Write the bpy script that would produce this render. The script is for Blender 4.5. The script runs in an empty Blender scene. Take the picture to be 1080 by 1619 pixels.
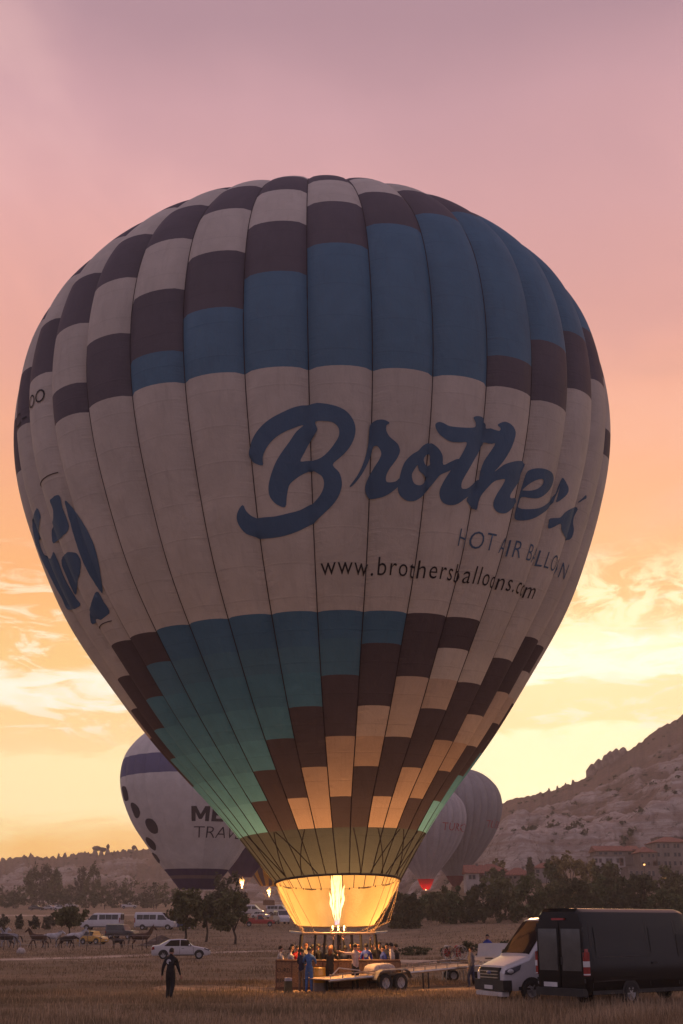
import bpy, bmesh, math, random
import numpy as np
from mathutils import Vector, Matrix, noise
from mathutils.geometry import delaunay_2d_cdt

R = math.radians
rng = np.random.default_rng(7)
random.seed(7)
scene = bpy.context.scene
COL = scene.collection

# ------------------------------------------------------------------ camera
IMG_W, IMG_H, FOCAL, HORIZON, CAM_H = 1080., 1619., 1900., 1460., 2.5
PITCH = math.atan((HORIZON - IMG_H / 2) / FOCAL)
cam_data = bpy.data.cameras.new('camera')
cam_data.sensor_fit = 'VERTICAL'
cam_data.sensor_height = 36.0
cam_data.lens = 36.0 * FOCAL / IMG_H
cam_data.clip_end = 9000
cam = bpy.data.objects.new('camera', cam_data)
COL.objects.link(cam)
cam.location = (0, 0, CAM_H)
cam.rotation_euler = (R(90) + PITCH, 0, 0)
scene.camera = cam

# ------------------------------------------------------------------ view
scene.view_settings.view_transform = 'Standard'
scene.view_settings.look = 'None'
scene.view_settings.exposure = 0.0
scene.view_settings.gamma = 1.0
scene.view_settings.use_curve_mapping = False
scene.render.film_transparent = False
scene.cycles.use_denoising = True
scene.cycles.max_bounces = 8
scene.cycles.transmission_bounces = 8
scene.cycles.transparent_max_bounces = 8
scene.cycles.volume_bounces = 1
scene.cycles.sample_clamp_indirect = 4.0

HAZE = 0.00036
def lin(c):
    c = c / 255.0
    return c / 12.92 if c <= 0.04045 else ((c + 0.055) / 1.055) ** 2.4
def rgb(r, g, b):
    return (lin(r), lin(g), lin(b), 1.0)

# ------------------------------------------------------------------ node helper
class NT:
    def __init__(self, tree):
        self.t = tree; self.n = tree.nodes; self.l = tree.links
    def node(self, kind, **kw):
        x = self.n.new(kind)
        for k, v in kw.items(): setattr(x, k, v)
        return x
    def put(self, sock, val):
        if val is None: return
        if isinstance(val, bpy.types.NodeSocket): self.l.new(val, sock)
        else: sock.default_value = val
    def math(self, op, a, b=None, c=None, clamp=False):
        x = self.node('ShaderNodeMath', operation=op, use_clamp=clamp)
        self.put(x.inputs[0], a); self.put(x.inputs[1], b); self.put(x.inputs[2], c)
        return x.outputs[0]
    def vmath(self, op, a, b=None):
        x = self.node('ShaderNodeVectorMath', operation=op)
        self.put(x.inputs[0], a); self.put(x.inputs[1], b)
        return x.outputs['Value'] if op in ('DOT_PRODUCT', 'LENGTH') else x.outputs[0]
    def mix(self, fac, a, b, blend='MIX'):
        x = self.node('ShaderNodeMix', data_type='RGBA', blend_type=blend)
        self.put(x.inputs[0], fac); self.put(x.inputs[6], a); self.put(x.inputs[7], b)
        return x.outputs[2]
    def smooth(self, v, lo, hi, tmin=0.0, tmax=1.0):
        x = self.node('ShaderNodeMapRange', interpolation_type='SMOOTHSTEP')
        self.put(x.inputs[0], v); self.put(x.inputs[1], lo); self.put(x.inputs[2], hi)
        self.put(x.inputs[3], tmin); self.put(x.inputs[4], tmax)
        return x.outputs[0]
    def noise(self, vec, scale=1.0, detail=4.0, rough=0.55, dist=0.0, color=False):
        x = self.node('ShaderNodeTexNoise')
        self.put(x.inputs['Vector'], vec)
        x.inputs['Scale'].default_value = scale; x.inputs['Detail'].default_value = detail
        x.inputs['Roughness'].default_value = rough; x.inputs['Distortion'].default_value = dist
        return x.outputs['Color' if color else 'Fac']
    def ramp(self, fac, stops, interp='LINEAR'):
        x = self.node('ShaderNodeValToRGB'); e = x.color_ramp; e.interpolation = interp
        while len(e.elements) > 1: e.elements.remove(e.elements[-1])
        for i, (p, c) in enumerate(stops):
            el = e.elements[0] if i == 0 else e.elements.new(p)
            el.position = p; el.color = c
        self.put(x.inputs[0], fac)
        return x.outputs[0]
    def comb(self, x_, y_, z_):
        x = self.node('ShaderNodeCombineXYZ')
        self.put(x.inputs[0], x_); self.put(x.inputs[1], y_); self.put(x.inputs[2], z_)
        return x.outputs[0]
    def sep(self, v):
        x = self.node('ShaderNodeSeparateXYZ'); self.put(x.inputs[0], v); return x.outputs

# ------------------------------------------------------------------ sky: dawn glow behind thin high cloud
SUN_AZ, SUN_EL = R(10.5), R(7.5)            # from +Y towards +X
SUN_DIR = Vector((math.sin(SUN_AZ) * math.cos(SUN_EL), math.cos(SUN_AZ) * math.cos(SUN_EL), math.sin(SUN_EL)))
world = bpy.data.worlds.new('World')
scene.world = world
world.use_nodes = True
W = NT(world.node_tree)
W.n.clear()
tc = W.node('ShaderNodeTexCoord')
d = W.vmath('NORMALIZE', tc.outputs['Generated'])
dx, dy, dz = W.sep(d)
elev = W.math('MULTIPLY', W.math('ARCSINE', dz), 180 / math.pi)          # degrees
# side: 1 towards the sun's azimuth, 0 away from it
hlen = W.math('MAXIMUM', W.math('SQRT', W.math('ADD', W.math('MULTIPLY', dx, dx), W.math('MULTIPLY', dy, dy))), 1e-4)
sunh = Vector((math.sin(SUN_AZ), math.cos(SUN_AZ), 0))
caz = W.math('DIVIDE', W.math('ADD', W.math('MULTIPLY', dx, sunh.x), W.math('MULTIPLY', dy, sunh.y)), hlen)
front = W.smooth(caz, 0.15, 0.88)
warp = W.noise(W.vmath('MULTIPLY', d, (3.0, 3.0, 9.0)), 1.0, 3.0, 0.5)
elw = W.math('ADD', elev, W.math('MULTIPLY', W.math('SUBTRACT', warp, 0.5), 5.0))
e01 = W.math('DIVIDE', W.math('MAXIMUM', elw, 0.0), 90.0)
S = lambda deg: deg / 90.0
ramp_f = W.ramp(e01, [(0.0, rgb(252, 180, 104)), (S(4), rgb(254, 196, 114)), (S(7), rgb(255, 222, 134)), (S(11), rgb(255, 210, 132)),
                      (S(15), rgb(253, 182, 108)), (S(20), rgb(247, 172, 126)), (S(26), rgb(234, 166, 147)), (S(32), rgb(218, 163, 161)),
                      (S(37), rgb(200, 154, 160)), (S(41), rgb(172, 136, 146)), (S(48), rgb(160, 132, 146)), (S(65), rgb(154, 136, 156)), (1.0, rgb(152, 140, 164))])
ramp_b = W.ramp(e01, [(0.0, rgb(134, 128, 150)), (S(10), rgb(162, 148, 164)), (S(30), rgb(158, 148, 170)), (1.0, rgb(152, 140, 164))])
base = W.mix(front, ramp_b, ramp_f)
# glow round the veiled sun
cs = W.vmath('DOT_PRODUCT', d, tuple(SUN_DIR))
ang = W.math('MULTIPLY', W.math('ARCCOSINE', W.math('MINIMUM', cs, 0.99999)), 180 / math.pi)
glow = W.math('POWER', W.math('MAXIMUM', W.math('SUBTRACT', 1.0, W.math('DIVIDE', ang, 21.0)), 0.0), 1.0)
glow = W.math('MULTIPLY', glow, W.smooth(elev, 11.0, 14.5, 1.0, 0.12))
base = W.mix(W.math('MINIMUM', W.math('MULTIPLY', glow, 1.15), 1.0), base, (1.28, 1.15, 0.80, 1))
# cloud layers low over the horizon, ragged by noise in a flat layer overhead
az = W.math('MULTIPLY', W.math('ARCTAN2', dx, dy), 180 / math.pi)
zc = W.math('MAXIMUM', dz, 0.035)
flat = W.comb(W.math('DIVIDE', dx, zc), W.math('DIVIDE', dy, zc), 0.0)
ae = W.comb(W.math('MULTIPLY', az, 0.16), W.math('MULTIPLY', elev, 0.62), 0.0)
r1 = W.noise(ae, 1.0, 7.0, 0.62, 0.9); r2 = W.noise(W.vmath('ADD', ae, (11.3, 4.7, 0)), 1.6, 7.0, 0.62, 0.9)
es = W.math('ADD', W.math('SUBTRACT', elev, W.math('MULTIPLY', W.math('MAXIMUM', W.math('MINIMUM', az, 40.0), -40.0), 0.055)), W.math('MULTIPLY', W.math('SUBTRACT', r1, 0.5), 3.4))
def band(v, mid, half, soft): return W.smooth(W.math('ABSOLUTE', W.math('SUBTRACT', v, mid)), half + soft, half)
low1 = band(es, 6.9, 1.0, 2.2)
base = W.mix(W.math('MULTIPLY', W.math('MULTIPLY', low1, front), 0.7), base, (1.22, 1.06, 0.62, 1))
tan_ = band(es, 9.0, 0.75, 0.55)
base = W.mix(W.math('MULTIPLY', W.math('MULTIPLY', tan_, front), 0.72), base, (1.12, 0.74, 0.33, 1))
wht = W.math('MULTIPLY', band(es, 11.0, 0.65, 0.6), W.smooth(r2, 0.28, 0.52))
base = W.mix(W.math('MULTIPLY', W.math('MULTIPLY', wht, front), 0.95), base, (1.15, 1.06, 0.86, 1))
puff = W.math('MULTIPLY', W.smooth(r2, 0.53, 0.66), W.math('MULTIPLY', W.smooth(elev, 7.6, 8.6), W.smooth(elev, 12.5, 18.5, 1.0, 0.0)))
base = W.mix(W.math('MULTIPLY', W.math('MULTIPLY', puff, front), 0.85), base, (1.10, 0.96, 0.70, 1))
cu = W.noise(W.comb(W.math('MULTIPLY', az, 0.42), W.math('MULTIPLY', elev, 0.75), 5.1), 1.0, 9.0, 0.68, 0.9)
cum = W.math('MULTIPLY', W.smooth(cu, 0.43, 0.60), W.math('MULTIPLY', W.smooth(elev, 11.5, 13.0), W.math('MULTIPLY', W.smooth(elev, 14.5, 17.5, 1.0, 0.0), W.smooth(az, 6.0, 11.0))))
base = W.mix(W.math('MULTIPLY', W.math('MULTIPLY', cum, front), 0.9), base, (1.22, 1.00, 0.60, 1))
hi = W.noise(W.vmath('ADD', W.vmath('MULTIPLY', flat, (0.9, 0.55, 1.0)), (3.1, 9.2, 0)), 1.0, 5.0, 0.55, 0.8)
base = W.mix(W.math('MULTIPLY', W.math('MULTIPLY', W.smooth(hi, 0.47, 0.68), W.smooth(elev, 14, 26)), 0.5), base, rgb(236, 190, 184))
base = W.mix(W.math('MULTIPLY', W.math('MULTIPLY', W.smooth(hi, 0.55, 0.3), W.smooth(elev, 14, 26)), 0.30), base, rgb(160, 124, 134))
sky = W.node('ShaderNodeTexSky', sky_type='NISHITA')
sky.sun_disc = False
sky.sun_elevation = SUN_EL
sky.sun_rotation = SUN_AZ
bg1 = W.node('ShaderNodeBackground'); W.put(bg1.inputs[0], sky.outputs[0]); bg1.inputs[1].default_value = 0.006
bg2 = W.node('ShaderNodeBackground'); W.put(bg2.inputs[0], base); bg2.inputs[1].default_value = 1.16
add = W.node('ShaderNodeAddShader'); W.l.new(bg1.outputs[0], add.inputs[0]); W.l.new(bg2.outputs[0], add.inputs[1])
wo = W.node('ShaderNodeOutputWorld'); W.l.new(add.outputs[0], wo.inputs[0])

# ------------------------------------------------------------------ sun, low behind the hill shoulder, veiled
sd = bpy.data.lights.new('sun', 'SUN')
sd.energy = 0.6; sd.angle = R(8); sd.color = (1.0, 0.50, 0.22)
sun = bpy.data.objects.new('sun', sd); COL.objects.link(sun)
sun.rotation_euler = SUN_DIR.to_track_quat('Z', 'Y').to_euler()

# ------------------------------------------------------------------ materials
MATS = {}
def material(name, color, rough=0.7, metal=0.0, var=0.12, scale=3.0, bump=0.0, bscale=20.0, coat=0.0, spec=0.4, coords='Object', trans=0.0, island=0.0, rand=0.0, color2=None, vscale=(1, 1, 1), detail=4.0):
    if name in MATS: return MATS[name]
    m = bpy.data.materials.new(name); m.use_nodes = True; MATS[name] = m
    T = NT(m.node_tree); T.n.clear()
    tcn = T.node('ShaderNodeTexCoord')
    vec = tcn.outputs[coords]
    if vscale != (1, 1, 1): vec = T.vmath('MULTIPLY', vec, vscale)
    c = color if len(color) == 4 else (*color, 1.0)
    n = T.noise(vec, scale, detail, 0.6)
    if color2 is not None:
        c2_ = color2 if len(color2) == 4 else (*color2, 1.0)
        col = T.mix(T.smooth(n, 0.38, 0.64), c, c2_)
        n = T.noise(vec, scale * 5.3, 3.0, 0.6)
        bc = T.mix(T.math('MULTIPLY', T.math('ABSOLUTE', T.math('SUBTRACT', n, 0.5)), 2 * var), col, (0.02, 0.015, 0.01, 1))
    else:
        dk = tuple(max(0, x * (1 - var * 1.6)) for x in c[:3]) + (1,); lt = tuple(min(1, x * (1 + var)) for x in c[:3]) + (1,)
        bc = T.mix(T.smooth(n, 0.25, 0.75), dk, lt)
    if island > 0:
        g = T.node('ShaderNodeNewGeometry')
        bc = T.mix(1.0, bc, T.ramp(g.outputs['Random Per Island'], [(0, (1 - island,) * 3 + (1,)), (1, (1 + island,) * 3 + (1,))]), 'MULTIPLY')
    if rand > 0:
        oi = T.node('ShaderNodeObjectInfo')
        bc = T.mix(1.0, bc, T.ramp(oi.outputs['Random'], [(0, (1 - rand,) * 3 + (1,)), (1, (1, 1, 1, 1))]), 'MULTIPLY')
    p = T.node('ShaderNodeBsdfPrincipled')
    T.put(p.inputs['Base Color'], bc)
    p.inputs['Roughness'].default_value = rough; p.inputs['Metallic'].default_value = metal
    p.inputs['Specular IOR Level'].default_value = spec
    p.inputs['Coat Weight'].default_value = coat
    if bump > 0:
        b = T.node('ShaderNodeBump'); b.inputs['Strength'].default_value = bump; b.inputs['Distance'].default_value = 0.02
        T.put(b.inputs['Height'], T.noise(vec, bscale, 4.0, 0.6)); T.l.new(b.outputs[0], p.inputs['Normal'])
    sh = p.outputs[0]
    if trans > 0:
        tr = T.node('ShaderNodeBsdfTranslucent'); T.put(tr.inputs[0], bc)
        mx = T.node('ShaderNodeMixShader'); mx.inputs[0].default_value = trans
        T.l.new(sh, mx.inputs[1]); T.l.new(tr.outputs[0], mx.inputs[2]); sh = mx.outputs[0]
    o = T.node('ShaderNodeOutputMaterial'); T.l.new(sh, o.inputs[0])
    return m

def emitter(name, stops, strength, z0, z1, nscale=6.0):
    """flame: colour runs up the flame's own height, broken by noise"""
    if name in MATS: return MATS[name]
    m = bpy.data.materials.new(name); m.use_nodes = True; MATS[name] = m
    T = NT(m.node_tree); T.n.clear()
    tcn = T.node('ShaderNodeTexCoord'); x, y, z = T.sep(tcn.outputs['Object'])
    nn = T.noise(tcn.outputs['Object'], nscale, 3.0, 0.6)
    h = T.math('DIVIDE', T.math('SUBTRACT', z, z0), z1 - z0)
    h = T.math('ADD', h, T.math('MULTIPLY', T.math('SUBTRACT', nn, 0.5), 0.35))
    lw = T.node('ShaderNodeLayerWeight'); lw.inputs[0].default_value = 0.35
    core = T.smooth(T.math('ADD', lw.outputs['Facing'], T.math('MULTIPLY', T.math('SUBTRACT', nn, .5), .5)), .62, .12)
    e = T.node('ShaderNodeEmission'); T.put(e.inputs[0], T.mix(core, (1, .36, .06, 1), T.ramp(h, stops))); T.put(e.inputs[1], T.math('MULTIPLY', T.math('ADD', T.math('MULTIPLY', core, .8), .28), strength))
    tr = T.node('ShaderNodeBsdfTransparent')
    mx = T.node('ShaderNodeMixShader')
    fade = T.math('MAXIMUM', T.smooth(lw.outputs['Facing'], 0.35, 0.95, 0.0, 0.85), T.smooth(h, 0.72, 1.05, 0.0, 0.9))
    T.put(mx.inputs[0], fade)
    T.l.new(e.outputs[0], mx.inputs[1]); T.l.new(tr.outputs[0], mx.inputs[2])
    o = T.node('ShaderNodeOutputMaterial'); T.l.new(mx.outputs[0], o.inputs[0])
    return m

def lamp_mat(name, color, strength):
    if name in MATS: return MATS[name]
    m = bpy.data.materials.new(name); m.use_nodes = True; MATS[name] = m
    T = NT(m.node_tree); T.n.clear()
    e = T.node('ShaderNodeEmission'); e.inputs[0].default_value = (*color, 1); e.inputs[1].default_value = strength
    o = T.node('ShaderNodeOutputMaterial'); T.l.new(e.outputs[0], o.inputs[0])
    return m

def glass_mat(name, color=(0.012, 0.012, 0.014), rough=0.06):
    return material(name, color, rough=rough, var=0.1, spec=0.6)

# ------------------------------------------------------------------ mesh helper
class MB:
    def __init__(self): self.v = []; self.f = []; self.m = []
    def add(self, vs, fs, mi=0):
        o = len(self.v); self.v += [tuple(p) for p in vs]
        self.f += [tuple(i + o for i in q) for q in fs]; self.m += [mi] * len(fs); return self
    def box(self, c, s, mi=0, rz=0.0, mat=None):
        hx, hy, hz = s[0] / 2, s[1] / 2, s[2] / 2
        vs = [(sx * hx, sy * hy, sz * hz) for sx in (-1, 1) for sy in (-1, 1) for sz in (-1, 1)]
        ca, sa = math.cos(rz), math.sin(rz)
        vs = [(c[0] + x * ca - y * sa, c[1] + x * sa + y * ca, c[2] + z) for x, y, z in vs]
        if mat is not None: vs = [tuple(mat @ Vector(p)) for p in vs]
        return self.add(vs, [(0, 1, 3, 2), (4, 6, 7, 5), (0, 4, 5, 1), (2, 3, 7, 6), (0, 2, 6, 4), (1, 5, 7, 3)], mi)
    def tube(self, pts, rad, n=6, mi=0, cap=True):
        pts = [Vector(p) for p in pts]
        if not hasattr(rad, '__len__'): rad = [rad] * len(pts)
        vs = []; up = None
        for i, p in enumerate(pts):
            t = (pts[min(i + 1, len(pts) - 1)] - pts[max(i - 1, 0)])
            t = t.normalized() if t.length > 1e-9 else Vector((0, 0, 1))
            if up is None: up = Vector((0, 0, 1)) if abs(t.z) < 0.9 else Vector((1, 0, 0))
            a = t.cross(up); a = a.normalized() if a.length > 1e-6 else t.orthogonal().normalized()
            b = t.cross(a); up = -b if False else up
            for k in range(n):
                w = 2 * math.pi * k / n
                vs.append(p + (a * math.cos(w) + b * math.sin(w)) * rad[i])
        fs = [(i * n + k, i * n + (k + 1) % n, (i + 1) * n + (k + 1) % n, (i + 1) * n + k) for i in range(len(pts) - 1) for k in range(n)]
        if cap: fs += [tuple(range(n)), tuple(range((len(pts) - 1) * n, len(pts) * n))]
        return self.add(vs, fs, mi)
    def lathe(self, prof, n=16, c=(0, 0, 0), axis='Z', mi=0, cap=True, a0=0.0, a1=2 * math.pi):
        full = abs(a1 - a0 - 2 * math.pi) < 1e-6
        cols = n if full else n + 1
        vs = []
        for r, h in prof:
            for k in range(cols):
                w = a0 + (a1 - a0) * k / n
                x, y, z = r * math.cos(w), r * math.sin(w), h
                if axis == 'Y': x, y, z = x, h, y
                if axis == 'X': x, y, z = h, x, y
                vs.append((c[0] + x, c[1] + y, c[2] + z))
        fs = []
        for i in range(len(prof) - 1):
            for k in range(n):
                k2 = (k + 1) % cols
                fs.append((i * cols + k, i * cols + k2, (i + 1) * cols + k2, (i + 1) * cols + k))
        if cap and full: fs += [tuple(range(cols)), tuple(range((len(prof) - 1) * cols, len(prof) * cols))]
        return self.add(vs, fs, mi)
    def ell(self, c, r, n=10, m=7, mi=0, jit=0.0, seed=0):
        rr = random.Random(seed)
        vs = []; fs = []
        for i in range(m + 1):
            a = math.pi * i / m
            for k in range(n):
                w = 2 * math.pi * k / n; q = 1 + (rr.random() - .5) * jit
                vs.append((c[0] + r[0] * math.sin(a) * math.cos(w) * q, c[1] + r[1] * math.sin(a) * math.sin(w) * q, c[2] + r[2] * math.cos(a) * q))
        for i in range(m):
            for k in range(n): fs.append((i * n + k, (i + 1) * n + k, (i + 1) * n + (k + 1) % n, i * n + (k + 1) % n))
        return self.add(vs, fs, mi)
    def prism(self, poly, y0, y1, mi=0):
        """polygon in x,z swept along y"""
        n = len(poly)
        vs = [(x, y0, z) for x, z in poly] + [(x, y1, z) for x, z in poly]
        fs = [tuple(range(n))[::-1], tuple(range(n, 2 * n))] + [(i, (i + 1) % n, n + (i + 1) % n, n + i) for i in range(n)]
        return self.add(vs, fs, mi)
    def build(self, name, mats, parent=None, smooth=False, loc=None):
        return mesh_obj(name, self.v, self.f, mats, parent, smooth, self.m, loc)

def mesh_obj(name, v, f, mats, parent=None, smooth=False, mi=None, loc=None, normals=True):
    me = bpy.data.meshes.new(name)
    me.from_pydata([tuple(map(float, p)) for p in v] if not isinstance(v, np.ndarray) else v.tolist(), [], f if not isinstance(f, np.ndarray) else f.tolist())
    if not isinstance(mats, (list, tuple)): mats = [mats]
    for m in mats: me.materials.append(m)
    if mi is not None and len(mats) > 1: me.polygons.foreach_set('material_index', mi)
    if normals:
        bm = bmesh.new(); bm.from_mesh(me); bmesh.ops.recalc_face_normals(bm, faces=bm.faces); bm.to_mesh(me); bm.free()
    if smooth:
        me.polygons.foreach_set('use_smooth', [True] * len(me.polygons))
        if smooth != True: me.set_sharp_from_angle(angle=R(smooth))
    me.update()
    o = bpy.data.objects.new(name, me); COL.objects.link(o)
    if parent is not None: o.parent = parent
    if loc is not None: o.location = loc
    return o

def fast_mesh(name, v, f, mats, parent=None, smooth=False):
    """numpy arrays, all faces the same size, no normal repair"""
    me = bpy.data.meshes.new(name)
    v = np.asarray(v, np.float32); f = np.asarray(f, np.int32); k = f.shape[1]
    me.vertices.add(len(v)); me.vertices.foreach_set('co', v.ravel())
    me.loops.add(f.size); me.loops.foreach_set('vertex_index', f.ravel())
    me.polygons.add(len(f)); me.polygons.foreach_set('loop_start', np.arange(0, f.size, k, dtype=np.int32))
    if smooth: me.polygons.foreach_set('use_smooth', np.ones(len(f), bool))
    me.update(calc_edges=True); me.validate()
    for m in (mats if isinstance(mats, (list, tuple)) else [mats]): me.materials.append(m)
    o = bpy.data.objects.new(name, me); COL.objects.link(o)
    if parent is not None: o.parent = parent
    return o

def tag(o, label, cat=None, group=None):
    o['label'] = label
    if cat: o['category'] = cat
    if group: o['group'] = group
    return o
def thing(name, label, cat, loc=(0, 0, 0), rz=0.0, group=None, scale=1.0):
    o = bpy.data.objects.new(name, None); COL.objects.link(o)
    o.empty_display_size = 0.3
    o.location = loc; o.rotation_euler = (0, 0, rz); o.scale = (scale,) * 3
    return tag(o, label, cat, group)
def structure(o): o['kind'] = 'structure'; return o

# ------------------------------------------------------------------ the lie of the land
TL = np.array([(-300, 0.3), (-50, 0.1), (30, .06), (42, .02), (48, -.2), (56, -.22), (62, -.18), (100, -.06), (134, 0), (150, .12), (165, .5), (185, 1.6), (250, 3.0), (410, 7.2), (600, 12), (900, 18), (4000, 25)])
TR = np.array([(-300, 0.3), (-50, 0.1), (30, .08), (42, .06), (48, -.1), (56, -.2), (62, -.16), (90, 0), (110, .35), (134, 1.0), (160, 1.8), (190, 2.6), (260, 6.0), (350, 14), (420, 20), (600, 26), (900, 28), (4000, 30)])
def gh(x, y):
    x = np.asarray(x, float); y = np.asarray(y, float)
    a = np.interp(y, TL[:, 0], TL[:, 1]); b = np.interp(y, TR[:, 0], TR[:, 1])
    u = np.clip((x / np.maximum(y, 25) - .015) / .13, 0, 1); u = u * u * (3 - 2 * u)
    return a + (b - a) * u
def px_x(px, Y, z=0.0):
    dep = Y * math.cos(PITCH) + (z - CAM_H) * math.sin(PITCH)
    return (px - IMG_W / 2) * dep / FOCAL
def on_ground(px, Y):
    x = px_x(px, Y, 0.0); z = float(gh(x, Y)); x = px_x(px, Y, z)
    return Vector((x, Y, float(gh(x, Y))))
def px_z(py, Y):
    b = (IMG_H / 2 - py) / FOCAL
    return CAM_H + Y * (math.sin(PITCH) + b * math.cos(PITCH)) / (math.cos(PITCH) - b * math.sin(PITCH))
def ppm(Y): return FOCAL / (Y * math.cos(PITCH))

def ground_material():
    m = bpy.data.materials.new('dry_field'); m.use_nodes = True
    T = NT(m.node_tree); T.n.clear()
    g = T.node('ShaderNodeNewGeometry'); P = g.outputs['Position']
    n1 = T.noise(P, 0.035, 5.0, 0.6, 0.3); n2 = T.noise(T.vmath('MULTIPLY', P, (0.25, 0.6, 1)), 0.5, 5.0, 0.65, 0.4); n3 = T.noise(P, 2.2, 5.0, 0.7)
    c = T.mix(T.smooth(n1, .35, .65), (0.280, 0.195, 0.130, 1), (0.195, 0.142, 0.092, 1))
    c = T.mix(T.math('MULTIPLY', T.smooth(n2, .5, .72), .7), c, (0.105, 0.085, 0.045, 1))
    c = T.mix(T.math('MULTIPLY', T.smooth(n2, .44, .28), .6), c, (0.34, 0.250, 0.180, 1))
    c = T.mix(T.math('MULTIPLY', T.smooth(n3, .5, .8), .55), c, (0.075, 0.056, 0.033, 1))
    p = T.node('ShaderNodeBsdfPrincipled'); T.put(p.inputs['Base Color'], c); p.inputs['Roughness'].default_value = .95; p.inputs['Specular IOR Level'].default_value = .1
    b = T.node('ShaderNodeBump'); b.inputs['Strength'].default_value = .8; b.inputs['Distance'].default_value = .12
    T.put(b.inputs['Height'], T.math('ADD', n3, T.noise(P, 9.0, 4.0, .7))); T.l.new(b.outputs[0], p.inputs['Normal'])
    o = T.node('ShaderNodeOutputMaterial'); T.l.new(p.outputs[0], o.inputs[0])
    return m
ys = np.concatenate([np.linspace(-170, 20, 12)[:-1], np.linspace(20, 130, 111)[:-1], np.linspace(130, 300, 60)[:-1], np.geomspace(300, 1330, 40)])
us = np.linspace(-1, 1, 121); us = np.sign(us) * np.abs(us) ** 1.5
gx = us[None, :] * np.minimum(870, 170 + np.abs(ys[:, None]) * 1.1); gy = np.repeat(ys[:, None], len(us), 1)
rut = lambda x, y: 0 * x
und = np.array([[noise.noise(Vector((a * .09, b * .09, 0))) for a, b in zip(r1, r2)] for r1, r2 in zip(gx, gy)]) * .05
gz = gh(gx, gy) + und * np.clip((gy - 20) / 20, 0, 1)
idx = np.arange(gx.size).reshape(gx.shape)
gf = np.stack([idx[:-1, :-1], idx[:-1, 1:], idx[1:, 1:], idx[1:, :-1]], -1).reshape(-1, 4)
structure(fast_mesh('ground', np.stack([gx, gy, gz], -1).reshape(-1, 3), gf, ground_material(), smooth=True))

def strip(name, pts, width, mat, lift=.06):
    P = [Vector(p) for p in pts]; out = []
    for i in range(len(P) - 1):
        k = max(2, int((P[i + 1] - P[i]).length / 1.5))
        out += [P[i].lerp(P[i + 1], j / k) for j in range(k)]
    out.append(P[-1]); P = out; vs = []; rr = random.Random(3)
    for i, p in enumerate(P):
        t = (P[min(i + 1, len(P) - 1)] - P[max(i - 1, 0)]); t.z = 0; t.normalize(); nrm = Vector((-t.y, t.x, 0))
        for k in (-.5, -.25, 0, .25, .5):
            q = p + nrm * width * (k + (rr.random() - .5) * .10)
            edge = lift if abs(k) < .4 else -.02
            vs.append((q.x, q.y, float(gh(q.x, q.y)) + edge))
    fs = [(i * 5 + k, i * 5 + k + 1, (i + 1) * 5 + k + 1, (i + 1) * 5 + k) for i in range(len(P) - 1) for k in range(4)]
    return structure(mesh_obj(name, vs, fs, mat, smooth=True))
M_path = material('path_dirt', (.42, .32, .245), rough=.95, var=.25, scale=.6, bump=.4, bscale=5, coords='Object', spec=.1)
strip('dirt_path', [on_ground(p, y) for p, y in ((-260, 86), (-60, 93), (60, 98), (140, 101), (230, 108), (330, 117), (420, 122), (520, 124), (640, 128))], 3.0, M_path)
strip('field_track', [on_ground(p, y) for p, y in ((560, 96), (640, 92), (760, 88), (900, 86), (1150, 84))], 3.4, M_path)
strip('far_track', [on_ground(p, y) for p, y in ((-160, 300), (60, 296), (160, 300), (300, 306), (470, 320))], 9.0, M_path, .12)
strip('bare_strip', [on_ground(p, y) for p, y in ((250, 57.5), (330, 57), (430, 56), (540, 55), (660, 55.2), (760, 56.5), (900, 60))], 3.0, material('trampled_earth', (.40, .27, .17), rough=.95, var=.3, scale=.9, bump=.5, bscale=6, spec=.1))

# ------------------------------------------------------------------ hills
RIDGE = np.array([(-900, 1372), (-300, 1366), (0, 1363), (30, 1358), (60, 1357), (90, 1359), (130, 1352), (165, 1351), (205, 1346), (260, 1342), (400, 1338), (560, 1330), (650, 1308), (720, 1290), (760, 1281), (800, 1268), (850, 1255),
                  (900, 1241), (930, 1229), (945, 1218), (960, 1209), (975, 1201), (985, 1194), (1000, 1183), (1030, 1160), (1080, 1131), (1200, 1062), (1400, 1010), (1700, 1060), (2000, 1200)])
NA, NQ = 760, 150
pxs = np.concatenate([np.linspace(-600, -60, 50)[:-1], np.linspace(-60, 1140, 600)[:-1], np.linspace(1140, 2000, 60)])
right = np.clip((pxs - 560) / 260, 0, 1); right = right * right * (3 - 2 * right)
yr = 900 - 230 * right; yb = 560 - 190 * right
zr = np.array([px_z(float(np.interp(p, RIDGE[:, 0], RIDGE[:, 1])), Y) for p, Y in zip(pxs, yr)])
zr = zr + (1 - right) * np.array([abs(noise.noise(Vector((p * .09, 1, 9)))) * 3.5 + max(0, noise.noise(Vector((p * .28, 4, 9)))) * 3.0 for p in pxs])
zr = zr + np.array([noise.noise(Vector((p * .035, 0, 5))) * 1.4 + noise.noise(Vector((p * .16, 3, 5))) * 1.0 + abs(noise.noise(Vector((p * .33, 8, 5)))) * .9 for p in pxs])
q = np.concatenate([np.linspace(0, 1, 130), np.linspace(1, 1.8, 15)[1:]])
hv = np.zeros((len(pxs), len(q), 3)); rock = np.zeros((len(pxs), len(q)))
PF_L = lambda t: np.interp(t, [0, .25, .5, .62, .8, 1, 1.4, 2.2], [0, .10, .30, .50, .72, 1, .9, .7])
PF_R = lambda t: np.interp(t, [0, .10, .16, .34, .42, .60, .75, 1, 1.4, 2.2], [0, .06, .26, .34, .44, .62, .72, 1, 1.0, .8])
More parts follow.
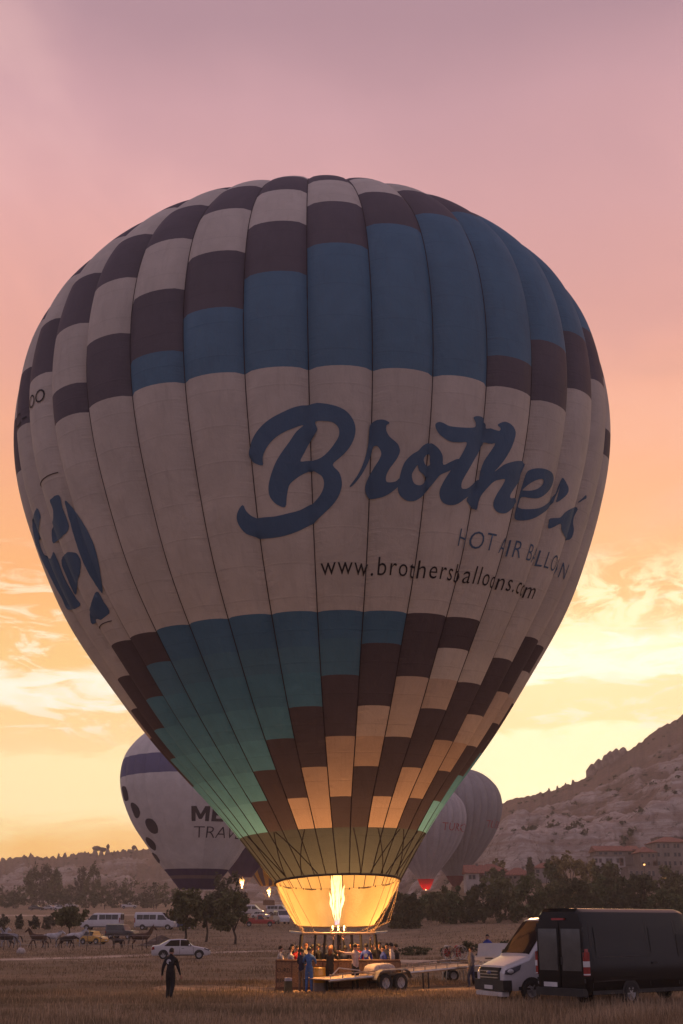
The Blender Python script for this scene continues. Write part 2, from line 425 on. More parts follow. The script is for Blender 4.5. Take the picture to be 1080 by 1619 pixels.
for i, p in enumerate(pxs):
    Y = yb[i] + (yr[i] - yb[i]) * q
    X0 = (p - IMG_W / 2) * Y[0] * math.cos(PITCH) / FOCAL
    zb = gh(X0, Y[0]) - 1.5
    pf = PF_L(q) * (1 - right[i]) + PF_R(q) * right[i]
    Z = zb + (zr[i] - zb) * pf
    X = (p - IMG_W / 2) * (Y * math.cos(PITCH) + (Z - CAM_H) * math.sin(PITCH)) / FOCAL
    for j in range(len(q)):
        v3 = Vector((X[j] * .012, Y[j] * .012, 1.7))
        a = noise.ridged_multi_fractal(v3 * 1.5, 1.0, 2.1, 5, 1.0, 2.0) - 1.0
        b = noise.fractal(Vector((X[j] * .06, Y[j] * .03, 4.0)), 1.0, 2.0, 4)
        tt = q[j]
        calm = 1.0 if tt < .55 else max(.12, 1 - (tt - .55) * 2.6)
        calm = calm * right[i] + (1 - right[i]) * (1 if tt < .8 else .35)
        if tt > .97: calm *= .25
        Z[j] += (a * 5.5 + b * 4.4) * calm * min(1, tt * 6 + .05)
        fl = noise.ridged_multi_fractal(Vector((X[j] * .035, Z[j] * .012, 2.0)), 1.0, 2.2, 4, 1.0, 2.0) - 1.0
        Y[j] += fl * 11 * calm * max(0., min(1., (tt - .02) * 14)) * max(0., min(1., (.62 - tt) * 5))
        rock[i, j] = min(1, max(0, .5 + a * .4 + b * .8)) * calm * (.62 + .38 * right[i])
    hv[i, :, 0] = X; hv[i, :, 1] = Y; hv[i, :, 2] = Z
idx = np.arange(hv.shape[0] * hv.shape[1]).reshape(hv.shape[:2])
hf = np.stack([idx[:-1, :-1], idx[1:, :-1], idx[1:, 1:], idx[:-1, 1:]], -1).reshape(-1, 4)
def hill_material():
    m = bpy.data.materials.new('tuff_hillside'); m.use_nodes = True
    T = NT(m.node_tree); T.n.clear()
    g = T.node('ShaderNodeNewGeometry'); P = g.outputs['Position']
    at_ = T.node('ShaderNodeAttribute', attribute_name='rock').outputs['Fac']
    n1 = T.noise(P, .05, 6.0, .65, .5); n2 = T.noise(T.vmath('MULTIPLY', P, (1, 1, 2.5)), .16, 6.0, .7, .8)
    soil = T.mix(T.smooth(n1, .3, .7), (.21, .135, .095, 1), (.145, .10, .07, 1))
    sx_, sy_, sz_ = T.sep(P)
    lay = T.noise(T.comb(T.math('MULTIPLY', sx_, .012), T.math('MULTIPLY', sy_, .012), T.math('MULTIPLY', sz_, .42)), 1.0, 5.0, .65, .6)
    tuff = T.mix(T.smooth(n2, .33, .62), (.47, .40, .35, 1), (.30, .235, .20, 1))
    tuff = T.mix(T.math('MULTIPLY', T.smooth(lay, .48, .62), .5), tuff, (.23, .14, .10, 1))
    k = T.smooth(T.math('ADD', at_, T.math('MULTIPLY', T.math('SUBTRACT', n2, .5), 1.1)), .28, .58)
    c = T.mix(k, soil, tuff)
    c = T.mix(T.math('MULTIPLY', T.smooth(T.noise(P, .35, 4, .7), .56, .68), .75), c, (.05, .045, .028, 1))
    p = T.node('ShaderNodeBsdfPrincipled'); T.put(p.inputs['Base Color'], c); p.inputs['Roughness'].default_value = .95; p.inputs['Specular IOR Level'].default_value = .1
    b = T.node('ShaderNodeBump'); b.inputs['Strength'].default_value = .9; b.inputs['Distance'].default_value = 1.6
    T.put(b.inputs['Height'], n2); T.l.new(b.outputs[0], p.inputs['Normal'])
    o = T.node('ShaderNodeOutputMaterial'); T.l.new(p.outputs[0], o.inputs[0])
    return m
hills = fast_mesh('hills', hv.reshape(-1, 3), hf, hill_material(), smooth=True)
at_ = hills.data.attributes.new('rock', 'FLOAT', 'POINT'); at_.data.foreach_set('value', rock.ravel().astype(np.float32))
structure(hills)
def hill_z(px, t):
    i = int(np.argmin(np.abs(pxs - px))); j = int(np.argmin(np.abs(q - t))); return Vector(hv[i, j])

# ------------------------------------------------------------------ balloons
def cubic(x, xk, yk):
    n = len(xk); h = np.diff(xk); A = np.zeros((n, n)); b = np.zeros(n); A[0, 0] = A[-1, -1] = 1
    for i in range(1, n - 1):
        A[i, i - 1] = h[i - 1]; A[i, i] = 2 * (h[i - 1] + h[i]); A[i, i + 1] = h[i]
        b[i] = 3 * ((yk[i + 1] - yk[i]) / h[i] - (yk[i] - yk[i - 1]) / h[i - 1])
    c = np.linalg.solve(A, b); i = np.clip(np.searchsorted(xk, x) - 1, 0, n - 2); dx_ = x - xk[i]
    return yk[i] + ((yk[i + 1] - yk[i]) / h[i] - h[i] * (2 * c[i] + c[i + 1]) / 3) * dx_ + c[i] * dx_ ** 2 + (c[i + 1] - c[i]) / (3 * h[i]) * dx_ ** 3
PROF_T = 1 - (1 - np.linspace(0, 1, 300)) ** 1.6
PROF_R = np.sqrt(np.maximum(1 - PROF_T, 0)) * cubic(PROF_T, np.linspace(0, 1, 12), np.array([2.7667, 5.2021, 8.3159, 11.3779, 14.6179, 17.6532, 20.8316, 24.0035, 27.2762, 30.7342, 34.5986, 41.6393]))
PROF_Z = 32.3845 * PROF_T
PROF_S = np.concatenate([[0], np.cumsum(np.hypot(np.diff(PROF_R), np.diff(PROF_Z)))])
S_TOP = float(PROF_S[-1])

class Envelope:
    """surface of revolution with bulging gores; s = metres of fabric up from the mouth (on the full-size shape), th = degrees, 0 towards the camera, + to the right"""
    def __init__(self, base, mouth_z, k=1.0, gores=35, bulge=.032, lean=1.4855, lean_l=12.4385, tilt=.03, th0=.2, neck=1.0, zs=1.0):
        self.zs = zs; self.base = Vector(base); self.mz = mouth_z; self.k = k; self.g = gores; self.b = bulge; self.A = lean; self.L = lean_l; self.tilt = tilt; self.th0 = th0; self.neck = neck; self.dip = 0.0
    def pt(self, s, th, off=0.0, flat=False):
        s = np.asarray(s, float); th = np.asarray(th, float)
        z = np.interp(s, PROF_S, PROF_Z) * self.zs; r = np.interp(s, PROF_S, PROF_R)
        r = r * (self.neck + (1 - self.neck) * np.clip(s / 9, 0, 1))
        ph = ((th - self.th0) / (360 / self.g)) % 1.0
        sc = (1 - (2 * ph - 1) ** 2) ** .62
        amp = self.b * (0 if flat else 1) * np.clip((s - .5) / 7, 0.12, 1) * np.clip((S_TOP - s) / 5, .3, 1)
        rr = r * (1 - amp * (1 - sc)) + off / self.k
        a = np.radians(th + 270)
        cx = -self.A * (1 - np.exp(-z / self.L))
        tz = self.tilt * r * np.cos(a) - self.dip * np.exp(-s / 2.2) * r * np.sin(a)
        return np.stack([(cx + rr * np.cos(a)) * self.k, rr * np.sin(a) * self.k + 0 * z, self.mz + (z + tz) * self.k], -1)
    def patch(self, s0, s1, i, nu=9, ds=.36):
        w = 360 / self.g; nv = max(2, int((s1 - s0) / ds) + 1)
        ss = np.linspace(s0, s1, nv)
        u = np.linspace(0, 1, nu); u = .5 - .5 * np.cos(u * math.pi) * (0.35 + 0.65 * np.abs(2 * u - 1) ** 0) if False else u
        th = self.th0 + (i + u) * w
        P = self.pt(*np.meshgrid(ss, th, indexing='ij')[0:2])
        ix = np.arange(nv * nu).reshape(nv, nu)
        F = np.stack([ix[:-1, :-1], ix[:-1, 1:], ix[1:, 1:], ix[1:, :-1]], -1).reshape(-1, 4)
        self.last = (np.repeat(ss, nu), np.tile(u, nv))
        return P.reshape(-1, 3), F
    def stamp(self, o):
        for nm, val in zip(('gore_s', 'gore_u'), self.last):
            at = o.data.attributes.new(nm, 'FLOAT', 'POINT'); at.data.foreach_set('value', val.astype(np.float32))

def fabric(name, color, trans=.28, gloss=.1, var=.10):
    if name in MATS: return MATS[name]
    m = bpy.data.materials.new(name); m.use_nodes = True; MATS[name] = m
    T = NT(m.node_tree); T.n.clear()
    tcn = T.node('ShaderNodeTexCoord'); P = tcn.outputs['Object']
    oi = T.node('ShaderNodeObjectInfo')
    n = T.noise(P, .55, 5.0, .65, .4); f = T.noise(T.vmath('MULTIPLY', P, (1, 1, .35)), 2.4, 4.0, .6)
    c = (*color, 1.0)
    bc = T.mix(T.smooth(n, .3, .75), tuple(x * (1 - var) for x in color) + (1,), tuple(min(1, x * (1 + var * .6)) for x in color) + (1,))
    bc = T.mix(1.0, bc, T.ramp(oi.outputs['Random'], [(0, (.90, .90, .90, 1)), (1, (1, 1, 1, 1))]), 'MULTIPLY')
    gu = T.node('ShaderNodeAttribute', attribute_name='gore_u').outputs['Fac']; gs = T.node('ShaderNodeAttribute', attribute_name='gore_s').outputs['Fac']
    seam = T.math('ABSOLUTE', T.math('SUBTRACT', T.math('FRACT', T.math('DIVIDE', T.math('SUBTRACT', gs, 21.9 + .69), 1.372)), .5))
    edge = T.math('POWER', T.math('ABSOLUTE', T.math('SUBTRACT', T.math('MULTIPLY', gu, 2.0), 1.0)), 2.5)
    puck = T.noise(T.comb(T.math('MULTIPLY', gu, 1.3), T.math('MULTIPLY', gs, 5.5), T.math('MULTIPLY', oi.outputs['Random'], 40.0)), 1.0, 3.0, .6, .3)
    drip = T.noise(T.comb(T.math('MULTIPLY', gu, 9.0), T.math('MULTIPLY', gs, .5), T.math('MULTIPLY', oi.outputs['Random'], 17.0)), 1.0, 4.0, .65, .3)
    bc = T.mix(T.math('MULTIPLY', T.smooth(drip, .5, .72), .09), bc, (.05, .04, .04, 1))
    bc = T.mix(T.math('MULTIPLY', T.smooth(seam, .478, .494), .08), bc, (.02, .015, .015, 1))
    d1 = T.node('ShaderNodeBsdfDiffuse'); T.put(d1.inputs[0], bc); d1.inputs[1].default_value = .3
    tr = T.node('ShaderNodeBsdfTranslucent'); T.put(tr.inputs[0], bc)
    gl = T.node('ShaderNodeBsdfGlossy'); gl.inputs['Roughness'].default_value = .42; gl.inputs[0].default_value = (.8, .8, .8, 1)
    bp = T.node('ShaderNodeBump'); bp.inputs['Strength'].default_value = .42; bp.inputs['Distance'].default_value = .08
    T.put(bp.inputs['Height'], T.math('ADD', T.math('ADD', f, T.math('MULTIPLY', n, 1.6)), T.math('ADD', T.math('MULTIPLY', T.math('MULTIPLY', puck, edge), 1.3), T.smooth(seam, .46, .5, 0.0, .12))))
    for s_ in (d1, tr, gl): T.l.new(bp.outputs[0], s_.inputs['Normal'])
    m1 = T.node('ShaderNodeMixShader'); m1.inputs[0].default_value = trans; T.l.new(d1.outputs[0], m1.inputs[1]); T.l.new(tr.outputs[0], m1.inputs[2])
    lw = T.node('ShaderNodeLayerWeight'); lw.inputs[0].default_value = .25
    m2 = T.node('ShaderNodeMixShader'); T.put(m2.inputs[0], T.math('MULTIPLY', T.math('ADD', lw.outputs['Fresnel'], .25), gloss)); T.l.new(m1.outputs[0], m2.inputs[1]); T.l.new(gl.outputs[0], m2.inputs[2])
    o = T.node('ShaderNodeOutputMaterial'); T.l.new(m2.outputs[0], o.inputs[0])
    return m

def in_poly(P, poly):
    x, y = P[:, 0], P[:, 1]; ins = np.zeros(len(P), bool); n = len(poly)
    for i in range(n):
        x0_, y0_ = poly[i]; x1_, y1_ = poly[(i + 1) % n]
        c = (y0_ > y) != (y1_ > y)
        with np.errstate(divide='ignore', invalid='ignore'): t = (x1_ - x0_) * (y - y0_) / (y1_ - y0_) + x0_
        ins ^= c & (x < t)
    return ins
def smooth_loop(P, n=3):
    P = np.asarray(P, float); out = []
    for i in range(len(P)):
        a, b, c, e = P[i - 1], P[i], P[(i + 1) % len(P)], P[(i + 2) % len(P)]
        for k in range(n):
            t = k / n
            out.append(.5 * ((2 * b) + (c - a) * t + (2 * a - 5 * b + 4 * c - e) * t * t + (3 * b - a - 3 * c + e) * t ** 3))
    return np.array(out)
def drape(env, loops, s_ref, name, mat, parent, off=.02, step=.22, smooth=3):
    """loops of (s, th); first is the outline, the rest are holes; laid on the envelope as thin appliqué cloth"""
    rref = float(np.interp(s_ref, PROF_S, PROF_R)) * math.pi / 180
    L = [(smooth_loop(l, smooth) if smooth else np.asarray(l, float)) for l in loops]
    L = [np.stack([l[:, 1] * rref, l[:, 0]], 1) for l in L]
    V = []; E_ = []
    for l in L:
        o = len(V); V += l.tolist(); E_ += [(o + i, o + (i + 1) % len(l)) for i in range(len(l))]
    lo, hi_ = L[0].min(0), L[0].max(0)
    G = np.stack(np.meshgrid(np.arange(lo[0], hi_[0], step), np.arange(lo[1], hi_[1], step)), -1).reshape(-1, 2)
    G = G[in_poly(G, L[0])] if len(G) else G
    V += G.tolist()
    r = delaunay_2d_cdt([Vector(p) for p in V], E_, [], 0, 1e-5)
    vv = np.array([tuple(p) for p in r[0]]); ff = [tuple(t) for t in r[2]]
    cen = np.array([vv[list(t)].mean(0) for t in ff])
    keep = in_poly(cen, L[0])
    for h in L[1:]: keep &= ~in_poly(cen, h)
    ff = np.array([t for t, k in zip(ff, keep) if k])
    P = env.pt(vv[:, 1], vv[:, 0] / rref, off)
    return fast_mesh(name, P, ff, mat, parent, smooth=True)
def drape_text(env, text, s0, th0, th1, height, name, mat, parent, off=.02, spacing=1.0, width=None):
    cu = bpy.data.curves.new(name, 'FONT'); cu.body = text; cu.size = 1.0; cu.resolution_u = 3; cu.space_character = spacing
    if width: cu.offset = width
    tmp = bpy.data.objects.new(name, cu); COL.objects.link(tmp)
    dg = bpy.context.evaluated_depsgraph_get()
    me = bpy.data.meshes.new_from_object(tmp.evaluated_get(dg)); bpy.data.objects.remove(tmp); bpy.data.curves.remove(cu)
    bm = bmesh.new(); bm.from_mesh(me); bpy.data.meshes.remove(me)
    bmesh.ops.triangulate(bm, faces=bm.faces)
    xs_ = [v.co.x for v in bm.verts]; xa, xb = min(xs_), max(xs_); sc = height / .73
    rref = float(np.interp(s0, PROF_S, PROF_R)) * math.pi / 180
    wid = (th1 - th0) * rref
    for v in bm.verts: v.co = ((v.co.x - xa) / (xb - xa) * wid, v.co.y * sc, 0)
    for _ in range(5):
        es = [e for e in bm.edges if e.calc_length() > .3]
        if not es: break
        bmesh.ops.subdivide_edges(bm, edges=es, cuts=1); bmesh.ops.triangulate(bm, faces=bm.faces)
    bm.verts.ensure_lookup_table(); vv = np.array([v.co[:] for v in bm.verts]); ff = np.array([[v.index for v in f.verts] for f in bm.faces]); bm.free()
    P = env.pt(s0 + vv[:, 1], th0 + vv[:, 0] / rref, off)
    # one object for each letter
    par = list(range(len(vv)))
    def find(i):
        while par[i] != i: par[i] = par[par[i]]; i = par[i]
        return i
    for t in ff:
        a_ = find(t[0]); par[find(t[1])] = a_; par[find(t[2])] = a_
    comp = {}
    for t in ff: comp.setdefault(find(t[0]), []).append(t)
    L = sorted(([vv[np.unique(c_)][:, 0].min(), vv[np.unique(c_)][:, 0].max(), c_] for c_ in comp.values()), key=lambda r: r[0]); G = []
    for lo, hi_, c_ in L:
        if G and min(hi_, G[-1][1]) - max(lo, G[-1][0]) > .6 * min(hi_ - lo, G[-1][1] - G[-1][0]): G[-1][1] = max(hi_, G[-1][1]); G[-1][2] = G[-1][2] + c_
        else: G.append([lo, hi_, list(c_)])
    for lo, hi_, c_ in G:
        u_, inv_ = np.unique(np.array(c_), return_inverse=True)
        fast_mesh(name, P[u_], inv_.reshape(-1, 3), mat, parent)

F_white = fabric('cloth_white', (.60, .56, .54))
F_dark = fabric('cloth_dark_brown', (.110, .086, .096), trans=.2)
F_dkup = fabric('cloth_dark_plum', (.125, .105, .130), trans=.2)
F_blue = fabric('cloth_blue', (.105, .215, .35))
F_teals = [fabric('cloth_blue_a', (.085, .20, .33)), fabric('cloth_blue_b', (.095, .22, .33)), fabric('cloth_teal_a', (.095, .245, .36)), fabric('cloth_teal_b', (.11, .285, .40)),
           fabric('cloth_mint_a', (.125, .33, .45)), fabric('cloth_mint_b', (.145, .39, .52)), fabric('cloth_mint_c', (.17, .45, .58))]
F_grey = fabric('cloth_heatproof_grey', (.088, .100, .108), trans=.25)
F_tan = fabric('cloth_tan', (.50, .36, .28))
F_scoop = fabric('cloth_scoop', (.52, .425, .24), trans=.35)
F_print = fabric('print_blue', (.100, .175, .275), trans=.18)
F_ink = fabric('print_black', (.03, .026, .032), trans=.1)
M_tape = material('load_tape', (.055, .036, .038), rough=.8, var=.2)
M_rope = material('rope', (.30, .20, .12), rough=.8, var=.3, scale=30)
M_steel = material('steel', (.42, .40, .38), rough=.35, metal=.9, var=.15)
M_black = material('black_plastic', (.018, .017, .018), rough=.5, var=.3)
M_rubber = material('tyre_rubber', (.022, .021, .021), rough=.85, var=.2, bump=.3, bscale=40)
M_pad = material('padding_black', (.022, .020, .022), rough=.8, var=.3)
M_wicker = material('wicker', (.25, .145, .085), rough=.8, var=.45, scale=26, bump=.9, bscale=30, vscale=(.5, .5, 2.2))
M_leather = material('leather_trim', (.11, .055, .035), rough=.6, var=.3)

YB = 55.7
base = on_ground(535, YB)
balloon = thing('hot_air_balloon', 'huge white, blue and brown checked hot air balloon being fired up in the field', 'hot air balloon', base)
ENV = Envelope(base, 4.2082 - base.z, 1.0)
ENV.x = -.1654 - base.x; ENV.dip = .085
_pt = ENV.pt
ENV.pt = lambda s, th, off=0.0, flat=False: _pt(s, th, off, flat) + np.array([ENV.x, YB - base.y, 0.0])

UP = [21.9, 23.2, 24.6, 25.95, 27.3, 28.65, 30.05, 31.5, 33.0, 34.4, 35.8, 37.2, 38.6, 40.0, 41.4, 42.8, S_TOP - .02]
LOW = [12.4, 11.04, 9.67, 8.32, 6.91, 5.45, 3.95, 2.40]
def up_color(i, r):
    if i <= 3:
        B = i + 4
        if r >= B: return 'D' if ((r - B) // 2) % 2 == 0 else 'W'
        if i == 3 and r == 0: return 'D'
        return 'B'
    if r in (i - 4, i - 3): return 'D'
    if r < i - 4: return 'W' if ((i - 5 - r) // 2) % 2 == 0 else 'D'
    return 'B' if r < i + 4 else ('D' if ((r - i - 4) // 2) % 2 == 0 else 'W')
def low_color(i, q_):
    if i <= -5:
        if q_ in (-i - 6, -i - 5): return 'N'
        return 'T' if q_ > -i - 5 else 'W'
    nB = 2 - i
    if i >= 6 and q_ >= 12 - i: return 'T'
    if q_ < nB: return 'T'
    return 'N' if ((q_ - nB) // 2) % 2 == 0 else 'W'
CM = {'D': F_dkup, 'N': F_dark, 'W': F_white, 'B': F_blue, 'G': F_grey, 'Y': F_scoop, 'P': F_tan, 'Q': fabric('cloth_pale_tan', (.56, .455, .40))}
for gi in range(35):
    i = gi if gi <= 17 else gi - 35
    hidden = i > 9 or i < -10
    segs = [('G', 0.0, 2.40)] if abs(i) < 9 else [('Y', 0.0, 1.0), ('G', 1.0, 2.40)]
    for q_ in range(6, -1, -1):
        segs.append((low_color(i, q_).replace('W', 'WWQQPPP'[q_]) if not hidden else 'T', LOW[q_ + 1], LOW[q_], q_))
    segs.append(('W', 12.4, 21.9))
    for r in range(len(UP) - 1):
        segs.append((up_color(i, r) if not hidden else ('B' if r < 8 else 'D'), UP[r], UP[r + 1]))
    # join neighbours of one colour into one cut of cloth
    out = []
    for sg_ in segs:
        if out and out[-1][0] == sg_[0] and sg_[0] != 'W': out[-1][2] = sg_[2]; out[-1][3] = out[-1][3] + list(sg_[3:])
        elif out and out[-1][0] == sg_[0] == 'W' and not (abs(sg_[1] - 12.4) < .01): out[-1][2] = sg_[2]
        else: out.append([sg_[0], sg_[1], sg_[2], list(sg_[3:])])
    for col_, a, b, qs in out:
        V, F = ENV.patch(a, b, i)
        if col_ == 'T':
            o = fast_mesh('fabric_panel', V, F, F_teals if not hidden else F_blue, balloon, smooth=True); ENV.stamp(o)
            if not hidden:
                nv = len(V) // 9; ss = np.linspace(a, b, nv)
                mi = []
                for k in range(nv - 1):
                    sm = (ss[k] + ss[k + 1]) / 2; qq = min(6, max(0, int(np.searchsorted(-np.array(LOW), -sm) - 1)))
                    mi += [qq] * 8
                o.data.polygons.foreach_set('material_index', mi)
        else:
            o = fast_mesh('fabric_panel', V, F, CM[col_], balloon, smooth=True); ENV.stamp(o)
# load tapes along every gore edge
for gi in range(35):
    i = gi if gi <= 17 else gi - 35
    th = ENV.th0 + i * 360 / 35
    ss = np.linspace(.05, S_TOP - 1.2, 70)
    P = ENV.pt(ss, np.full_like(ss, th), .008)
    MB().tube(P.tolist(), .024, 5).build('load_tape', M_tape, balloon, smooth=True)
